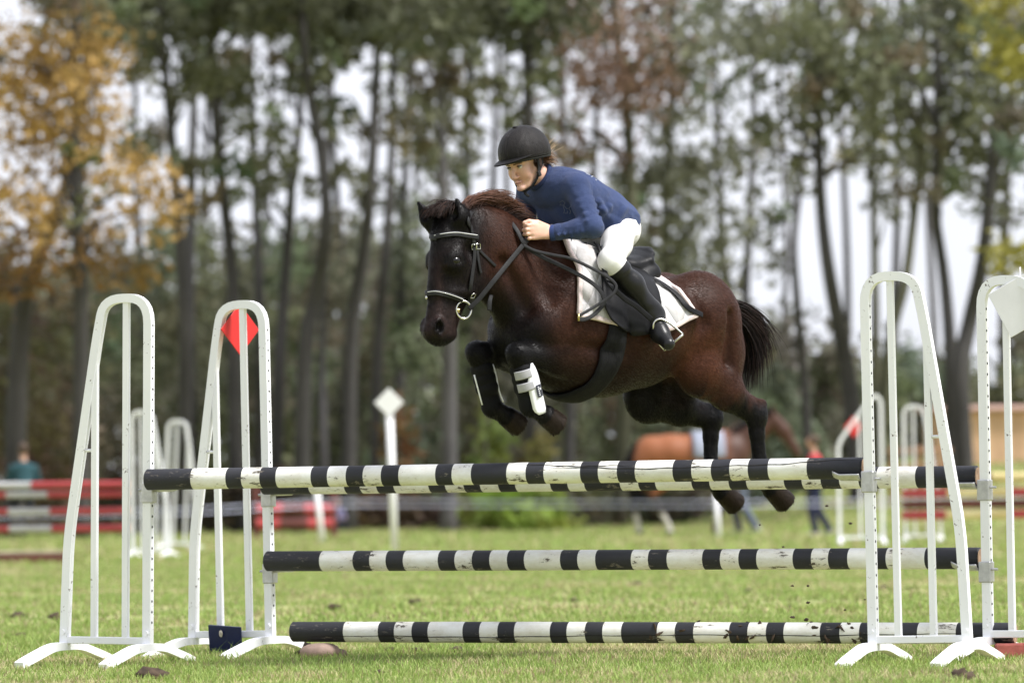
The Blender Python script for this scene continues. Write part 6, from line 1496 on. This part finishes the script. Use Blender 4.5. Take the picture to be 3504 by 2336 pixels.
grove('slim forked stem left of the leaning dark trunk', T((1865, 1212), (1850, 900), (1830, 700), (1822, 560), (1838, 430), (1850, 250), (1850, -80), Z=99), [(2660, -60, 200, 120, 500, GREY), (2620, 620, 60, 80, 110, GREY), (2740, 640, 50, 60, 60, GREY)], 32, BARK_D, .12)
grove('straight slim trunk left of the right front stand', T((2010, 1212), (2010, 900), (2008, 650), (2006, 430), (2004, 200), (2002, -80), Z=101), [(2990, 130, 150, 120, 640, PINE_L), (3020, 330, 110, 90, 400, PINE_L), (2960, 480, 70, 50, 120, GREY), (3060, 560, 80, 60, 200, GREY)], 33, BARK_M, .13)
grove('dark trunk leaning right behind the top of the right front stand', T((2010, 1230), (2040, 800), (2078, 650), (2098, 520), (2110, 400), (2118, 200), (2120, -80), Z=97), [(3180, 160, 140, 130, 700, PINE), (3120, 420, 110, 90, 420, PINE_L), (3200, 520, 100, 80, 320, GREY), (3060, 650, 60, 60, 90, GREY)], 34, BARK_M, .15)
grove('dark forked trunk behind the slanted bar of the right front stand', T((2185, 1212), (2182, 850), (2172, 650), (2150, 480), (2150, 300), (2150, -80), Z=94), [(3300, 130, 140, 130, 700, PINE), (3280, 330, 120, 90, 480, PINE), (3340, 480, 100, 80, 340, PINE_L), (3260, 620, 70, 60, 130, GREY)], 35, BARK_D, .17)
grove('thick dark trunk leaning right between the two right stands', T((2222, 1212), (2206, 870), (2230, 740), (2256, 600), (2272, 430), (2290, 250), (2310, -80), Z=93), [(3420, 330, 130, 100, 520, PINE_L), (3460, 520, 100, 80, 320, PINE_L), (3380, 640, 70, 60, 130, GREY), (3490, 720, 60, 40, 80, GREY), (3600, 300, 160, 300, 800, PINE)], 36, BARK_D, .22)
grove('tree with yellow green leaves in the top right corner', T((2420, 1212), (2400, 800), (2380, 400), (2370, 100), (2365, -80), Z=90), [(3450, 60, 110, 110, 620, YGREEN), (3470, 200, 80, 90, 320, YGREEN), (3560, 120, 120, 160, 500, YGREEN), (3480, 880, 90, 60, 260, YGREEN)], 37, BARK_M, .15)
grove('thin bare stem right of the tail of the pony', T((1800, 1212), (1798, 950), (1800, 750), (1806, 560), (1800, 380), (1790, 150), (1785, -60), Z=108), [(2500, 560, 70, 110, 160, GREY), (2560, 760, 80, 60, 150, GREY), (2640, 860, 80, 60, 170, GREY)], 38, BARK_G, .09)

for i, (x, lean, Z, lab) in enumerate(((318, 10, 112, 'thin pine stem between the orange tree and the first dark pine'), (468, -8, 118, 'faint pine stem midway between the first two dark pines'), (588, 12, 108, 'thin pine stem behind the red diamond marker'), (612, -14, 120, 'faint leaning pine stem right of the red diamond marker'), (775, 16, 115, 'thin pine stem left of the straight pine above the post'), (928, -10, 110, 'thin pine stem just right of the diamond post'), (958, 8, 122, 'faint pine stem ahead of the pony forehead'), (1130, -12, 116, 'thin pine stem rising left of the helmet peak'), (1165, 6, 124, 'faint pine stem close behind the helmet peak'), (1300, 10, 112, 'thin pine stem above the rider back'), (1362, -8, 120, 'faint pine stem above the cantle'), (1655, 14, 116, 'thin stem above the pony croup'), (1722, -12, 110, 'thin stem directly above the tail'), (1940, 8, 118, 'faint stem right of the leaning dark trunk'), (2062, -10, 115, 'thin stem inside the top of the right front stand'), (2132, 12, 120, 'faint stem behind the slanted bar of the right stand'), (2312, -8, 110, 'thin stem inside the rear right stand'))):
    rx_ = random.Random(200 + i); P_ = [(x + lean * math.sin(k * .9), 1212 - k * 210) for k in range(7)]
    tree('pine_tree', lab, GPN, [(a * S2, b * S2) for a, b in P_] + [Z], rx_.uniform(.13, .18), [(x * S2 + rx_.uniform(-90, 90), rx_.uniform(20, 110), 150, 60, 150, PINE), (x * S2 + rx_.uniform(-90, 90), rx_.uniform(220, 420), 90, 50, 22, OLIVE), (x * S2, -260, 220, 200, 500, PINE)], leaf=.12, mat=BARK_D if i % 3 else BARK_G, seed=200 + i, wisps=4, limbs=4)
# ---- understory shrubs: a band of bushes along the edge of the wood
GU = 'young trees and shrubs under the pines'
rs = random.Random(5); UND = (.160, .170, .108); UNB = (.155, .122, .074); UNG = (.19, .26, .05)
def shrub(label, x, y_top, w, Z, col, n=1500, seed=0, foot=1214, name='shrub'):
    h = (foot - y_top) * S2; xs_ = x * S2; B = []
    for k in range(9):
        t = (k + .5) / 9; B.append((xs_ + rs.uniform(-.8, .8) * w * S2 * (1.1 - .6 * t), foot * S2 - h * t, w * S2 * (.62 - .30 * t), h * .13, n / 9 * (1.25 - .5 * t), tuple(c * rs.uniform(.85, 1.15) for c in col)))
    return tree(name, label, GU, [(xs_, foot * S2), (xs_ + rs.uniform(-20, 20), foot * S2 - h * .5), (xs_, foot * S2 - h * .9), Z], .06, B, .13, BARK_M, 5, seed, 'shrub', 1.8)
for i, (x, yt, w, Z, col, lab) in enumerate(((20, 560, 110, 99, UNB, 'brownish shrub behind the seated person at the far left'), (130, 640, 120, 104, UNB, 'brown green shrub under the orange tree'), (270, 600, 110, 108, UND, 'shrub rising behind the left front stand'), (360, 560, 100, 112, UND, 'shrub between the orange tree and the first pine'), (480, 520, 100, 114, UND, 'tall shrub between the first two pines'), (590, 560, 95, 110, UND, 'shrub behind the red diamond marker'), (690, 590, 95, 116, UND, 'shrub behind the bowed pine'),
        (790, 560, 95, 112, UND, 'shrub left of the diamond post'), (900, 500, 95, 118, UND, 'tall shrub right behind the diamond post'), (985, 540, 80, 110, UND, 'shrub in front of the pony muzzle'), (1090, 620, 90, 106, UND, 'shrub below the pony neck'), (1200, 560, 110, 115, UND, 'shrub hidden behind the pony chest'), (1330, 520, 110, 117, UND, 'shrub behind the saddle'), (1460, 480, 100, 113, GREY, 'pale shrub behind the pony rump'), (1580, 520, 100, 109, GREY, 'pale shrub above the croup'), (1700, 680, 100, 112, GREY, 'shrub right of the pony tail'), (1790, 790, 90, 106, GREY, 'low shrub near the thin bare stem'), (1890, 800, 80, 108, UND, 'low shrub at the foot of the leaning trunk'), (2000, 860, 90, 110, UND, 'low shrub behind the right front stand upright'), (2110, 850, 90, 112, UND, 'low shrub behind the slanted bar'), (2220, 830, 80, 113, OLIVE, 'low shrub between the right stands'), (2330, 780, 90, 109, OLIVE, 'shrub at the right edge above the hut'))):
    shrub(lab, x, yt - 10, w * 1.1, Z, col, 4600, 60 + i)
shrub('bright green bush below the top rails at the centre', 1200, 1120, 100, 92, UNG, 2600, 90, 1214, 'bush'); shrub('small light green bush left of the bright one', 1120, 930, 50, 95, (.17, .19, .06), 900, 91, 1214, 'bush')
shrub('yellowish bush under the belly of the pony', 1250, 1010, 60, 97, (.20, .17, .06), 900, 92, 1214, 'bush'); shrub('low brown scrub left of the sack', 980, 1150, 130, 98, (.09, .06, .04), 1300, 93, 1214, 'bush'); shrub('low brown scrub behind the ball', 850, 1140, 110, 99, (.085, .06, .045), 1300, 94, 1214, 'bush'); shrub('dark low scrub beneath the bay horse', 1500, 1130, 150, 100, (.07, .07, .045), 1500, 95, 1214, 'bush'); shrub('reddish brown scrub beside the diamond post', 905, 930, 60, 100, (.16, .09, .045), 700, 96, 1214, 'bush'); shrub('low dark scrub at the left behind the far jump', 330, 1090, 120, 96, (.06, .055, .035), 1200, 97, 1214, 'bush'); shrub('low dark scrub between the left stands', 520, 1110, 110, 97, (.06, .055, .035), 1200, 98, 1214, 'bush'); shrub('low dark scrub behind the thin post', 680, 1110, 110, 97, (.07, .055, .04), 1200, 99, 1214, 'bush')
# ---- the wood beyond, one mass
g = np.random.default_rng(99); B = []
for i in range(330):
    x = g.uniform(-17, 17); Zf = g.uniform(128, 160); right = max(0, (x - 2.4)) * .62; top = max(2.4, 6.3 - right + g.uniform(-.9, .9)); z = g.uniform(.2, top); B.append(((x * 1.15, Zf, z), (1.6, 1.6, .9), 230, np.array((.165, .172, .120)) * g.uniform(.75, 1.2)))  # paler leaf colour stands in for haze at this distance
V, F, C = leaves(B, .20, 98, 1.8); fw = mesh_np('far_wood', V, F, LEAF, None, False, C); fw['kind'] = 'stuff'; fw['label'] = 'dim grey green mass of the wood beyond the near trees'; fw['category'] = 'wood'
